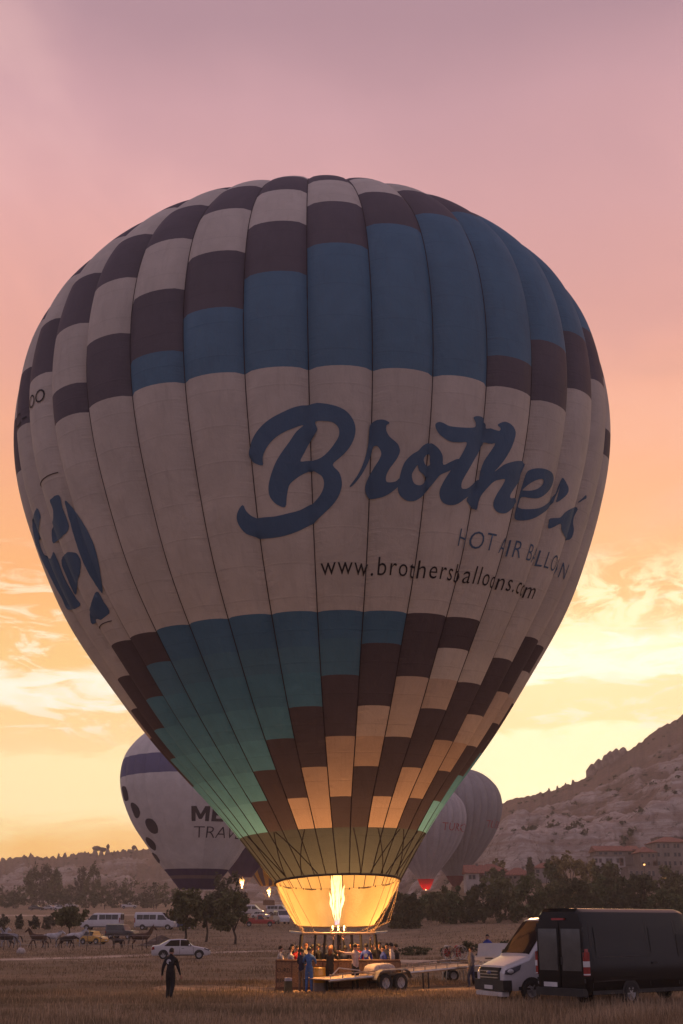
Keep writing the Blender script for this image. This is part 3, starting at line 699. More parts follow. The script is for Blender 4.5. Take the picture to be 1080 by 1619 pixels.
# lettering
LETTERS = {
 'B': [[(18.2,-7.96),(18.36,-9.4),(18.64,-10.28),(18.96,-10.2),(19.28,-9.48),(19.6,-8.12),(19.88,-6.36),(20.12,-4.2),(20.36,-1.88),(20.52,0.76),(20.44,2.6),(20.32,4.36),(20.16,5.8),(19.92,6.84),(19.6,7.48),(19.24,7.48),(18.88,6.92),(18.56,5.96),(18.32,4.84),(18.08,3.8),(17.8,4.84),(17.44,5.32),(17.12,5.16),(16.76,4.44),(16.44,3.16),(16.12,1.32),(15.84,-0.52),(15.56,-2.92),(15.4,-5.72),(15.4,-8.6),(15.52,-10.76),(15.64,-12.28),(15.92,-13.24),(16.24,-13.56),(16.52,-13.16),(16.76,-12.2),(16.52,-11.72),(16.32,-10.76),(16.24,-8.92),(16.2,-6.52),(16.28,-4.2),(16.4,-2.12),(16.64,-0.36),(16.88,1.16),(17.16,2.04),(17.44,2.28),(17.68,1.96),(17.84,1.16),(17.96,0.2),(17.76,-1.48),(17.52,-2.92),(17.32,-3.72),(16.92,-4.2),(16.52,-4.6),(16.64,-6.04),(16.92,-7.08),(17.24,-7.32),(17.64,-6.92),(18.2,-5.8),(18.6,-4.6),(19.0,-3.24),(19.4,-2.04),(19.68,-0.84),(19.52,-2.52),(19.36,-4.12),(19.12,-5.8),(18.8,-7.16),(18.48,-7.88)],[(19.8,1.08),(19.76,2.84),(19.68,3.96),(19.48,4.76),(19.2,4.84),(18.92,4.2),(18.64,3.24),(18.44,2.2),(18.36,1.16),(18.36,-0.04),(18.28,-1.56),(18.64,-0.84),(19.08,0.12),(19.32,0.92),(19.52,1.4)]],
 'r': [[(17.28,6.68),(17.6,7.72),(18.0,8.68),(18.48,9.4),(19.04,9.88),(19.48,9.96),(19.72,10.12),(19.88,10.68),(19.92,11.56),(19.88,12.44),(19.76,13.16),(19.68,12.68),(19.48,12.68),(19.24,13.24),(19.08,14.04),(18.92,14.76),(18.68,15.08),(18.44,14.76),(18.2,14.12),(17.96,13.4),(17.72,13.0),(17.52,13.08),(17.48,13.72),(17.52,14.68),(17.64,15.32),(17.44,15.72),(17.28,15.0),(17.08,13.96),(16.92,12.6),(16.88,11.0),(16.96,10.04),(17.12,9.56),(17.4,9.56),(17.76,10.2),(18.12,11.08),(18.36,11.72),(18.6,12.04),(18.8,11.72),(18.92,11.24),(18.88,10.76),(18.56,10.44),(18.12,9.64),(17.64,8.44),(17.28,7.08)]],
 'o': [[(17.56,15.24),(17.88,15.48),(18.28,16.04),(18.6,17.24),(18.8,18.44),(19.04,19.32),(19.24,20.76),(19.12,21.64),(18.92,22.44),(18.68,23.0),(18.36,23.24),(18.48,24.36),(18.64,25.8),(18.44,26.52),(18.12,24.28),(17.96,22.92),(17.76,22.28),(17.44,21.32),(17.16,20.44),(16.88,18.84),(16.8,17.4),(16.88,16.2),(17.08,15.32),(17.36,15.08)],[(17.84,17.56),(18.08,18.04),(18.24,18.52),(18.04,18.92),(17.92,20.28),(17.84,20.84),(17.56,19.96),(17.48,18.84),(17.56,17.96)],[(18.52,19.72),(18.72,20.2),(18.8,20.92),(18.52,21.08),(18.36,21.08),(18.36,20.2)]],
 't': [[(19.96,21.4),(20.04,21.88),(20.0,22.52),(19.88,23.64),(19.88,25.88),(20.0,28.36),(20.2,28.44),(20.36,27.88),(20.48,28.84),(20.52,30.36),(20.36,31.24),(20.16,31.4),(20.12,32.28),(19.56,32.36),(19.6,31.32),(19.44,31.08),(18.84,29.48),(18.28,28.2),(17.84,27.24),(17.6,27.16),(17.52,27.64),(17.64,29.0),(18.08,31.16),(17.96,31.56),(17.6,31.48),(17.24,28.84),(16.92,27.08),(16.8,25.4),(16.88,23.96),(17.12,23.24),(17.4,23.16),(17.76,23.72),(18.2,24.76),(18.56,25.72),(18.92,26.52),(19.32,27.08),(19.28,25.72),(19.28,23.96),(19.48,22.44),(19.72,21.64)]],
 'h': [[(20.32,33.08),(20.48,34.28),(20.4,35.8),(20.2,36.76),(19.92,36.84),(19.48,36.36),(19.0,35.4),(18.68,34.52),(18.44,33.8),(18.76,35.32),(18.96,37.08),(19.12,39.0),(19.24,41.4),(18.96,41.48),(18.52,41.0),(18.04,39.32),(17.68,38.36),(17.56,38.76),(17.68,40.52),(17.6,41.48),(17.2,39.88),(16.92,38.2),(16.84,36.36),(16.96,35.08),(17.2,34.6),(17.52,34.92),(17.92,35.8),(18.2,36.2),(18.16,35.24),(18.04,33.96),(17.72,32.84),(17.44,32.12),(17.16,31.88),(16.88,31.8),(16.92,31.16),(17.0,29.72),(17.2,28.84),(17.72,31.16),(18.08,31.4),(18.4,31.4),(18.84,31.72),(19.24,32.52),(19.56,33.08),(19.56,32.12),(20.12,31.96),(20.12,32.52),(20.08,33.48),(20.2,33.64)]],
 'e': [[(18.8,42.04),(18.96,42.6),(19.08,44.2),(19.12,46.28),(19.08,48.36),(18.88,49.4),(18.56,49.08),(18.16,47.56),(17.88,45.72),(17.8,43.8),(17.8,42.12),(17.56,41.88),(17.36,41.96),(17.32,43.4),(17.48,46.36),(17.84,49.08),(18.36,51.88),(18.72,52.28),(19.12,52.6),(18.72,52.6),(18.32,52.28),(17.96,51.8),(17.36,48.12),(17.0,45.56),(16.84,43.4),(16.84,42.04),(17.0,41.64),(17.48,41.64),(18.04,41.72),(18.44,41.88)],[(18.12,42.04),(18.4,43.08),(18.6,44.44),(18.68,45.72),(18.52,46.04),(18.28,45.16),(18.12,43.72),(18.08,42.36)]],
 'r2': [[(19.2,52.68),(19.0,54.04),(18.8,54.92),(18.56,54.76),(18.28,53.64),(18.12,52.68),(18.4,52.68),(18.64,52.68)]],
 's': [[(16.96,52.52),(17.2,52.28),(17.4,52.36),(17.52,54.52),(17.84,55.8),(18.16,58.2),(18.52,62.52),(18.08,62.44),(17.76,62.68),(17.44,63.32),(17.04,62.92),(16.88,59.4),(17.0,56.36),(17.28,55.24),(17.08,53.72)]],
 's2': [[(18.76,62.44),(18.96,63.16),(19.16,63.88),(19.04,64.28),(18.88,63.32),(18.76,62.76)]],
 'emblem_leaf': [[(18.8,-52.28),(18.76,-52.04),(18.64,-51.8),(18.48,-51.48),(18.28,-50.92),(17.96,-49.0),(17.76,-48.36),(17.56,-47.88),(17.36,-47.48),(17.16,-47.08),(16.96,-46.84),(16.76,-46.68),(16.6,-46.52),(16.4,-46.52),(16.24,-46.6),(16.08,-46.68),(15.88,-46.92),(15.72,-47.16),(15.52,-47.48),(15.36,-47.96),(15.2,-48.52),(15.0,-49.08),(14.92,-51.0),(14.76,-51.48),(14.64,-51.72),(14.6,-51.88),(14.68,-51.96),(14.76,-52.12),(14.88,-52.2),(15.0,-52.36),(15.16,-52.44),(15.32,-52.6),(15.48,-52.76),(15.64,-52.84),(15.84,-52.92),(16.0,-53.0),(16.16,-53.0),(16.36,-53.0),(16.52,-53.0),(16.72,-53.0),(16.92,-52.92),(17.08,-52.92),(17.28,-52.84),(17.44,-52.84),(17.64,-52.76),(17.8,-52.68),(17.96,-52.68),(18.12,-52.68),(18.28,-52.6),(18.44,-52.52),(18.64,-52.52),(18.76,-52.44)]],
 'emblem_top': [[(19.08,-56.36),(19.08,-55.48),(19.12,-54.6),(19.12,-53.72),(19.08,-53.24),(18.96,-53.08),(18.84,-53.16),(18.68,-53.24),(18.56,-53.32),(18.44,-53.32),(18.36,-53.24),(18.28,-53.24),(18.16,-53.16),(18.04,-53.16),(17.92,-53.16),(17.8,-53.16),(17.68,-53.24),(17.64,-53.4),(17.56,-53.64),(17.52,-53.96),(17.48,-54.36),(17.44,-54.92),(17.44,-55.8),(17.4,-56.68),(17.4,-57.72),(17.52,-60.12),(17.6,-62.2),(17.56,-62.68),(17.56,-63.08),(17.64,-63.16),(17.72,-63.08),(17.8,-62.92),(17.92,-62.76),(18.04,-62.52),(18.16,-62.28),(18.16,-60.2),(18.28,-60.2),(18.28,-58.36),(18.36,-57.4),(18.48,-56.84),(18.6,-56.44),(18.72,-56.36),(18.84,-56.44),(19.0,-56.6)]],
 'emblem_drop': [[(16.68,-62.76),(16.76,-62.6),(16.8,-62.36),(16.88,-62.12),(16.8,-60.12),(16.76,-59.0),(16.72,-57.64),(16.72,-56.76),(16.68,-55.96),(16.64,-55.32),(16.6,-54.68),(16.56,-54.2),(16.52,-53.8),(16.44,-53.56),(16.36,-53.48),(16.28,-53.4),(16.2,-53.4),(16.08,-53.56),(16.0,-53.8),(15.88,-54.12),(15.8,-54.52),(15.68,-55.0),(15.6,-55.64),(15.52,-56.44),(15.44,-57.48),(15.32,-58.6),(15.36,-61.96),(15.2,-62.36),(15.12,-62.76),(15.12,-63.0),(15.2,-63.16),(15.32,-63.16),(15.44,-63.16),(15.56,-63.16),(15.72,-63.16),(15.88,-63.08),(16.0,-63.08),(16.12,-63.08),(16.2,-63.08),(16.32,-63.08),(16.4,-63.08),(16.48,-63.08),(16.56,-63.0),(16.6,-62.92)]],
 'emblem_arc': [[(19.32,-64.44),(19.28,-64.84),(19.24,-65.72),(19.2,-66.92),(19.24,-69.08),(19.44,-73.16),(19.28,-73.48),(19.16,-73.96),(19.0,-74.28),(18.84,-74.6),(18.68,-75.0),(18.52,-75.32),(18.36,-75.64),(18.16,-75.56),(17.96,-75.48),(17.8,-75.72),(17.6,-75.48),(17.4,-75.16),(17.24,-75.08),(17.04,-74.68),(16.88,-74.6),(16.72,-74.52),(16.52,-74.28),(16.36,-74.28),(16.2,-74.12),(16.04,-74.04),(15.88,-73.88),(15.72,-73.72),(15.6,-73.64),(15.4,-73.72),(15.24,-73.88),(15.08,-73.96),(14.96,-73.56),(14.72,-69.48),(14.56,-65.96),(14.56,-64.04),(14.6,-63.08),(14.68,-62.84),(14.8,-63.0),(14.92,-63.24),(15.08,-63.32),(15.2,-63.4),(15.32,-63.48),(15.44,-63.56),(15.56,-63.64),(15.68,-63.72),(15.84,-63.8),(15.96,-63.8),(16.12,-63.88),(16.28,-63.8),(16.44,-63.72),(16.6,-63.64),(16.72,-63.64),(16.88,-63.72),(17.04,-63.72),(17.16,-63.8),(17.2,-63.96),(17.2,-64.36),(17.12,-64.84),(17.08,-65.56),(17.04,-66.2),(17.08,-67.0),(17.16,-68.04),(17.28,-69.08),(17.36,-69.24),(17.68,-73.16),(17.8,-73.4),(17.92,-73.48),(18.04,-73.56),(18.16,-73.48),(18.32,-73.4),(18.44,-73.24),(18.32,-69.32),(18.44,-69.08),(18.48,-67.4),(18.56,-66.28),(18.64,-65.48),(18.72,-65.0),(18.8,-64.52),(18.84,-64.12),(18.92,-63.96),(19.04,-63.88),(19.16,-63.96),(19.24,-64.04)]],
 'emblem_tail': [[(14.72,-52.76),(14.68,-53.4),(14.52,-54.52),(14.36,-55.96),(14.24,-57.32),(14.2,-58.52),(14.24,-60.76),(14.16,-60.52),(14.12,-62.04),(14.0,-62.28),(13.84,-62.68),(13.72,-62.92),(13.64,-62.68),(13.64,-60.84),(13.52,-55.88),(13.6,-53.64),(13.68,-52.52),(13.8,-52.12),(13.92,-52.12),(14.08,-52.2),(14.2,-52.36),(14.36,-52.36),(14.52,-52.36),(14.68,-52.44)]],
}
for k_, loops in LETTERS.items():
    sr = 18.0 if not k_.startswith('emblem') else 16.5
    drape(ENV, loops, sr, 'emblem' if k_.startswith('emblem') else 'lettering', F_print, balloon, off=.025, smooth=0 if k_.startswith('emblem') else 3)
drape_text(ENV, 'www.brothersballoons.com', 13.84, 1.25, 54.6, .80, 'lettering', F_ink, balloon, off=.025, spacing=1.14, width=-.004)
drape_text(ENV, 'HOT AIR BALLOON', 15.28, 28.6, 65.5, .76, 'lettering', F_print, balloon, off=.025, spacing=1.12, width=-.006)
drape_text(ENV, 'BOO', 23.3, -59.9, -52.5, .62, 'lettering', F_ink, balloon, off=.025)
drape_text(ENV, 'TC-', 23.3, -71.2, -62.6, .62, 'lettering', F_ink, balloon, off=.025)
# thin printed lines round the emblem
for s_, t0_, t1_ in ((20.05, -61.2, -52.2), (13.35, -61.2, -53)):
    th = np.linspace(t0_, t1_, 14); P = ENV.pt(np.full(14, s_), th, .01)
    MB().tube(P.tolist(), .022, 5).build('printed_line', M_tape, balloon)

# rope web over the heat-proof band
mouth = lambda th, dz=0.0, k=1.0: Vector(ENV.pt(0.0, th)) + Vector((0, 0, dz))
for t0_, t1_ in ((-16, -32), (-35, -17), (-36, -50), (27, 42), (43, 29), (62, 46), (46, 64), (12, 20), (75, 60), (-62, -50)):
    ss = np.linspace(2.35, .1, 9); th = np.linspace(t0_, t1_, 9)
    MB().tube(ENV.pt(ss, th, .06).tolist(), .022, 5).build('web_rope', M_tape, balloon)
# rim tape at the mouth
th = np.linspace(-180, 180, 73)
MB().tube(ENV.pt(np.full(73, .02), th, .01).tolist(), .05, 6).build('mouth_rim', M_tape, balloon, smooth=True)

# scoop below the mouth, on the far side
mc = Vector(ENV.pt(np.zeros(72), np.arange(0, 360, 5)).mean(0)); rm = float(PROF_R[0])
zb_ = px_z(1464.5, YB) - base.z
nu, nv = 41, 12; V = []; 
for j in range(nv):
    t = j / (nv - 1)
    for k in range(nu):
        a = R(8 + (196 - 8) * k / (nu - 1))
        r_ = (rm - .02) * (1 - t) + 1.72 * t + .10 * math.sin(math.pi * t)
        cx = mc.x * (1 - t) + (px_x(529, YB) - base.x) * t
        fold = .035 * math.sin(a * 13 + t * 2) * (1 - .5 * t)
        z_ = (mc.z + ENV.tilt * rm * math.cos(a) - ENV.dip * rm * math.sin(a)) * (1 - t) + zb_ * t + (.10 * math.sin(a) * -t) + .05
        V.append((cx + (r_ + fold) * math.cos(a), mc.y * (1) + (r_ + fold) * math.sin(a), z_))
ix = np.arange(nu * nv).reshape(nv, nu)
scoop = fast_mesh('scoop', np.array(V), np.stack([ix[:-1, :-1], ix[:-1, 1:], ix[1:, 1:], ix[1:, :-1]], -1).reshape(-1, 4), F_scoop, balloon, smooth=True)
for k in range(1, nu - 1, 2):                                                  # toggles joining scoop and mouth
    p = Vector(V[k]); q2 = Vector(V[nu + k])
    MB().tube([p + Vector((0, 0, .02)), p.lerp(q2, .35)], .03, 5).build('toggle', M_tape, scoop)
MB().tube([V[nu * (nv - 1) + k] for k in range(nu)], .03, 5).build('scoop_hem', M_tape, scoop, smooth=True)

# burner frame, burners
zf = px_z(1475.5, YB) - base.z
FX, FY = 2.1, .85
fr = MB()
for sy in (-1, 1): fr.tube([(-1.55, sy * FY, zf), (1.55, sy * FY, zf)], .045, 8)
for x_ in (-1.55, -.5, .5, 1.55): fr.tube([(x_, -FY, zf), (x_, FY, zf)], .04, 8)
frame = fr.build('burner_frame', material('scorched_steel', (.40, .30, .24), rough=.42, metal=.7, var=.3, scale=8), balloon, smooth=40)
for sx in (-1, 1):
    p = MB().prism([(sx * 1.50, zf - .02), (sx * 1.62, zf + .06), (sx * 2.15, zf + .10), (sx * 2.02, zf + .02)], -FY, FY)
    p.build('heat_shield', M_steel, frame)
for k, (bx_, by_) in enumerate(((-.27, -.2), (.0, -.2), (.27, -.2), (-.27, .25), (.0, .25), (.27, .25))):
    b = MB().lathe([(.05, zf - .12), (.09, zf - .08), (.09, zf + .02), (.05, zf + .05), (.06, zf + .10)], 10, (bx_, by_, 0)).build('burner', M_steel, balloon, smooth=40)
    coil = MB()
    for c_ in range(4):
        coil.tube([(bx_ + .10 * math.cos(w), by_ + .10 * math.sin(w), zf + .12 + .055 * c_) for w in np.linspace(0, 2 * math.pi, 13)], .016, 5)
    for w in (0, 2.1, 4.2): coil.tube([(bx_ + .1 * math.cos(w), by_ + .1 * math.sin(w), zf), (bx_ + .1 * math.cos(w), by_ + .1 * math.sin(w), zf + .36)], .012, 5)
    coil.build('coil', M_steel, b, smooth=40)
# suspension wires from the mouth to the frame corners
for th_, (cx, cy) in ((-120, (-1.5, .8)), (-100, (-1.55, .8)), (-84, (-1.55, -.8)), (-66, (-1.5, -.8)), (62, (1.5, -.8)), (74, (1.55, -.8)), (86, (1.55, -.8)), (100, (1.55, .8)), (112, (1.5, .8)), (126, (1.45, .8)), (52, (1.2, -.8)), (-52, (-1.0, -.8))):
    a = mouth(th_); b = Vector((cx, cy, zf + .03)); sag = Vector((0, 0, -.10 if th_ > 0 else -.03))
    MB().tube([a, a.lerp(b, .5) + sag, b], .014, 5).build('suspension_wire', M_rope, balloon)
for k, (x_, bow) in enumerate(((1.0, .45), (1.25, .6), (1.45, .35))):
    a = mouth(70 + 12 * k); b = Vector((x_ - .2, -.6, zf))
    MB().tube([a, a.lerp(b, .3) + Vector((bow * .5, 0, -.2)), a.lerp(b, .65) + Vector((bow, 0, -.3)), b], .012, 5).build('control_line', M_rope, balloon, smooth=True)

# basket
BL, BW, BH = 5.35, 1.7, 1.12
bx0 = 0.0
bk = MB()
for sy in (-1, 1): bk.box((0, sy * (BW / 2 - .04), BH / 2 + .06), (BL - .01, .08, BH))
for sx in (-1, 1): bk.box((sx * (BL / 2 - .04), 0, BH / 2 + .06), (.078, BW - .17, BH))
for x_ in (-.9, .9): bk.box((x_, 0, BH / 2), (.06, BW - .17, BH * .95))
bk.box((0, 0, .07), (BL - .1, BW - .1, .05))
basket = bk.build('basket', M_wicker, balloon)
rim = MB(); hx, hy = BL / 2 - .04, BW / 2 - .04
rim.tube([(-hx, -hy, BH + .08), (hx, -hy, BH + .08), (hx, hy, BH + .08), (-hx, hy, BH + .08), (-hx, -hy, BH + .08)], .065, 8)
rim.build('padded_rim', M_leather, basket, smooth=50)
for x_ in np.linspace(-BL / 2 + .03, BL / 2 - .03, 9):
    MB().box((x_, -BW / 2 - .008, BH / 2 + .05), (.06, .02, BH)).build('leather_strap', M_leather, basket)
for z_ in (.10,): MB().box((0, -BW / 2 - .012, z_), (BL + .02, .03, .12)).build('skid', M_leather, basket)
for x_, y_ in ((-1.72, -.7), (-1.72, .7), (-1.05, -.72), (-.62, .7), (-.62, -.72), (.62, .7), (.62, -.72), (1.05, .72), (1.72, -.7), (1.72, .7), (0, -.74), (.08, .74)):
    MB().tube([(x_, y_, BH + .05), (x_ * .93, y_ * 1.02, zf - .05)], .055, 7).build('upright', M_pad, balloon, smooth=60)
def plate_text(text, w, h, mat, parent, loc, rot=(R(90), 0, 0), name='lettering', depth=.004):
    cu = bpy.data.curves.new(name, 'FONT'); cu.body = text; cu.size = 1; cu.extrude = depth; cu.align_x = 'CENTER'; cu.align_y = 'CENTER'; cu.resolution_u = 2
    tmp = bpy.data.objects.new(name, cu); COL.objects.link(tmp)
    me = bpy.data.meshes.new_from_object(tmp.evaluated_get(bpy.context.evaluated_depsgraph_get())); bpy.data.objects.remove(tmp); bpy.data.curves.remove(cu)
    co = np.zeros(len(me.vertices) * 3, np.float32); me.vertices.foreach_get('co', co); co = co.reshape(-1, 3)
    sp = np.ptp(co[:, :2], axis=0); ce = (co[:, :2].max(0) + co[:, :2].min(0)) / 2
    co[:, 0] = (co[:, 0] - ce[0]) * w / max(sp[0], 1e-6); co[:, 1] = (co[:, 1] - ce[1]) * h / max(sp[1], 1e-6)
    me.vertices.foreach_set('co', co.ravel()); me.materials.append(mat); me.update()
    o = bpy.data.objects.new(name, me); COL.objects.link(o); o.parent = parent; o.location = loc; o.rotation_euler = rot
    return o
plate_text('CURD', .56, .17, M_black, basket, (-2.34, -BW / 2 - .014, .83))
plate_text('BEKO', .54, .14, M_black, basket, (-2.34, -BW / 2 - .014, .42))

# flame and its light, plus two added glow lamps inside the envelope
FL = emitter('burner_flame', [(0, (.40, .30, .5, 1)), (.15, (1.0, .62, .30, 1)), (.35, (1, .74, .34, 1)), (.75, (1, .62, .20, 1)), (1, (1, .40, .08, 1))], 2.4, zf + .3, zf + 3.0)
def flame_mesh(name, h, r, seed, parent, loc, mat, n=12, m=26, spread=0.):
    V = []; rr = random.Random(seed)
    for j in range(m):
        t = j / (m - 1)
        w = r * (.12 + 1.25 * t ** .6 * math.sin(math.pi * min(1, t * .55 + .08)) ** 1.0) * (1 - max(0, t - .70) ** 1.3 * 4.6) * (1 + .16 * noise.noise(Vector((seed, t * 9, 0))))
        cx, cy = spread * t * 1.2 + r * .9 * noise.noise(Vector((seed + 4, t * 4.2, 1))), r * .55 * noise.noise(Vector((seed + 9, t * 3.2, 2)))
        for k in range(n):
            a = 2 * math.pi * k / n; w2 = max(.004, w * (1 + .45 * noise.noise(Vector((math.cos(a) * 1.4, math.sin(a) * 1.4, t * 8 + seed)))))
            V.append((loc[0] + cx + w2 * math.cos(a), loc[1] + cy + w2 * math.sin(a), loc[2] + t * h))
    fs = [(j * n + k, j * n + (k + 1) % n, (j + 1) * n + (k + 1) % n, (j + 1) * n + k) for j in range(m - 1) for k in range(n)]
    return mesh_obj(name, V, fs, mat, parent, smooth=True)
fxc = px_x(533, YB) - base.x
for k_, (ox, oy, hh_, rr_) in enumerate(((-.05, 0, 3.2, .125), (.09, .10, 2.5, .085), (-.16, .05, 2.1, .08), (.02, -.12, 2.3, .09), (.20, -.04, 1.7, .07), (-.22, -.05, 1.4, .05))):
    flame_mesh('flame', hh_, rr_, 3 + 8 * k_, balloon, (fxc + ox * .4, oy, zf + .34), FL, 12, 30, ox)
ld = bpy.data.lights.new('burner_light', 'POINT'); ld.energy = 1150; ld.color = (1, .45, .13); ld.shadow_soft_size = .3
lo_ = bpy.data.objects.new('burner_light', ld); COL.objects.link(lo_); lo_.parent = balloon; lo_.location = (fxc, -.45, zf + 1.3)
ld2 = bpy.data.lights.new('burner_light', 'POINT'); ld2.energy = 2100; ld2.color = (1, .48, .17); ld2.shadow_soft_size = .4  # added lamp above the flame tip, warms the lower panels
lo2 = bpy.data.objects.new('burner_light', ld2); COL.objects.link(lo2); lo2.parent = balloon; lo2.location = (fxc, 0, zf + 5.9)

ld3 = bpy.data.lights.new('burner_light', 'POINT'); ld3.energy = 650; ld3.color = (1, .48, .15); ld3.shadow_soft_size = .3  # added lamp off the flame axis, makes the near wall glow
lo3 = bpy.data.objects.new('burner_light', ld3); COL.objects.link(lo3); lo3.parent = balloon; lo3.location = (fxc, -1.45, zf + 3.4)

# ------------------------------------------------------------------ the other balloons
def far_balloon(label, pxc, Y, mouth_py, k, bands, gores=24, lean=0., skirt=None, group=None, th0=0., neck=1.0, bulge=.02, flame_h=0., light=0., hidden_deg=None):
    b = on_ground(pxc, Y)
    root = thing('hot_air_balloon', label, 'hot air balloon', b)
    mz = px_z(mouth_py, Y) - b.z
    if mz > 4.4: b.z += mz - 4.2; mz = 4.2; root.location = b               # already off the ground
    env = Envelope(b, mz, k, gores, bulge, lean, 12., .0, th0, neck, .95)
    for i in range(gores):
        V, F = env.patch(0, S_TOP - .02, i, nu=6, ds=.75)
        mats = []; 
        for _, m_ in bands(i):
            if m_ not in mats: mats.append(m_)
        o = fast_mesh('gore', V, F, mats, root, smooth=True)
        nv = len(V) // 6; ss = np.linspace(0, S_TOP - .02, nv); mi = []
        bl = bands(i)
        for j in range(nv - 1):
            sm = (ss[j] + ss[j + 1]) / 2
            mm = next(m_ for top, m_ in bl if sm <= top)
            mi += [mats.index(mm)] * 5
        o.data.polygons.foreach_set('material_index', mi)
        o.data.update()
    rm_ = float(PROF_R[0]) * k * neck
    if skirt:
        lo_z, r2, sm_ = skirt
        MB().lathe([(rm_ * 1.01, mz + .05), ((rm_ + r2) / 2 * 1.05, (mz + lo_z) / 2), (r2, lo_z)], 24, cap=False).build('skirt', sm_, root, smooth=True)
    zb2 = max(1.3, skirt[0] - .5 if skirt else mz - 2.3)
    MB().box((0, 0, .62), (2.6, 1.5, 1.1)).build('basket', M_wicker, root)
    u = MB()
    for sx in (-1, 1):
        for sy in (-1, 1): u.tube([(sx * 1.2, sy * .7, 1.1), (sx * .7, sy * .5, zb2)], .05, 5)
    u.tube([(-.7, -.5, zb2), (.7, -.5, zb2), (.7, .5, zb2), (-.7, .5, zb2), (-.7, -.5, zb2)], .05, 5)
    u.build('burner_frame', M_steel, root)
    w = MB()
    for a in range(0, 360, 45):
        w.tube([(rm_ * math.cos(R(a)), rm_ * math.sin(R(a)), mz), (.7 * math.copysign(1, math.cos(R(a + .1))), .5 * math.copysign(1, math.sin(R(a + .1))), zb2)], .02, 4)
    w.build('suspension_wire', M_rope, root)
    if flame_h:
        fm = emitter('far_flame', [(0, (1, .62, .3, 1)), (.4, (1, .74, .36, 1)), (1, (1, .5, .15, 1))], 9., zb2, zb2 + flame_h)
        flame_mesh('flame', flame_h, flame_h * .21, int(pxc), root, (0, 0, zb2 + .1), fm, 10, 14)
        l_ = bpy.data.lights.new('burner_light', 'POINT'); l_.energy = light; l_.color = (1, .42, .12); l_.shadow_soft_size = .3
        lo3 = bpy.data.objects.new('burner_light', l_); COL.objects.link(lo3); lo3.parent = root; lo3.location = (0, -.3, zb2 + flame_h * .6)
    return root, env, mz
F_bw = fabric('cloth_pale_lilac', (.72, .685, .665), trans=.25)
F_purp = fabric('cloth_purple', (.13, .13, .25), trans=.2)
F_purp2 = fabric('cloth_deep_violet', (.06, .035, .115), trans=.2)
F_dot = fabric('cloth_dot', (.05, .04, .06), trans=.15)
F_taupe = fabric('cloth_taupe', (.20, .14, .15), trans=.2)
F_rib = fabric('cloth_grey_lilac', (.52, .49, .51), trans=.25)
F_rib2 = fabric('cloth_grey_mauve', (.37, .35, .365), trans=.25)
F_red = fabric('cloth_red', (.55, .02, .03), trans=.4)
F_redtxt = fabric('print_red', (.42, .05, .07), trans=.2)
F_yel = fabric('cloth_yellow', (.60, .36, .06), trans=.3)
F_stripe = fabric('cloth_stripe_dark', (.13, .10, .13), trans=.2)

k2 = 252 / 2 / ppm(212) / 14.48
b2, e2, mz2 = far_balloon('pale balloon with a purple top band and a curve of black dots', 309, 212, 1406, k2,
    lambda i: [(2.0, F_purp2), (2.8, F_taupe), (4.3, F_purp2), (23.9, F_bw), (27.6, F_purp), (99, F_bw)], gores=28, lean=0.7, neck=1.15, th0=3)
for th_, s_, rs, rt in ((-65.6, 20.9, 1.45, 8.0), (-54.8, 17.4, 1.55, 6.6), (-39.2, 14.0, 1.6, 7.4), (-57.5, 10.4, 1.5, 9.0), (-72, 7.3, 1.3, 12)):
    drape(e2, [[(s_ + rs * math.cos(w), th_ + rt * math.sin(w)) for w in np.linspace(0, 2 * math.pi, 25)[:-1]]], 20, 'printed_dot', F_dot, b2, off=.05, step=.6, smooth=1)
for poly, t0_, t1_ in (([(0, 0), (0, 1), (.27, 1), (.5, .46), (.73, 1), (1, 1), (1, 0), (.77, 0), (.77, .58), (.58, .14), (.42, .14), (.23, .58), (.23, 0)], 2.0, 17.0),
                       ([(0, 0), (0, 1), (1, 1), (1, .8), (.34, .8), (.34, .6), (.9, .6), (.9, .4), (.34, .4), (.34, .2), (1, .2), (1, 0)], 19.0, 30.0)):
    drape(e2, [[(14.85 + 2.9 * y_, t0_ + (t1_ - t0_) * x_) for x_, y_ in poly]], 17, 'lettering', F_dot, b2, off=.06, step=.5, smooth=0)
drape_text(e2, 'TRAVEL', 11.4, 4.0, 66, 2.6, 'lettering', F_dot, b2, off=.06, width=-.012)
rib = lambda a, b: (lambda i: [(99, a if i % 2 else b)])
F_rib_b = fabric('cloth_grey_lilac_b', (.48, .45, .47), trans=.25); F_rib2_b = fabric('cloth_grey_mauve_b', (.34, .32, .335), trans=.25)
k3 = 140 / 2 / ppm(330) / 14.48
b3, e3, mz3 = far_balloon('grey lilac ribbed balloon with red lettering and a lit bright red skirt', 674, 330, 1390, k3, rib(F_rib, F_rib_b), gores=36, skirt=(4.2 - 16 / ppm(330), .9, F_red), bulge=.035, flame_h=2.2, light=500, lean=.4)
drape_text(e3, 'TÜRKİYE', 19.0, 22, 92, 2.9, 'lettering', F_redtxt, b3, off=.06, width=-.01)
k4 = 160 / 2 / ppm(352) / 14.48
b4, e4, mz4 = far_balloon('darker mauve ribbed balloon with an unlit dark red skirt, in front of the cliffs', 721, 352, 1385, k4, rib(F_rib2, F_rib2_b), gores=36, skirt=(4.2 - 20 / ppm(352), .5, fabric('cloth_dark_red', (.22, .015, .03), trans=.3)), bulge=.035, lean=.2)
drape_text(e4, 'TÜRKİYE', 16.9, 41, 105, 2.4, 'lettering', F_redtxt, b4, off=.06, width=-.01)
k5 = 130 / 2 / ppm(262) / 14.48
far_balloon('deep violet balloon half hidden behind the dotted balloon, burner alight', 381, 262, 1387, k5, lambda i: [(99, F_purp2)], gores=24, flame_h=2.3, light=900, neck=1.25, skirt=None)
k6 = 110 / 2 / ppm(285) / 14.48
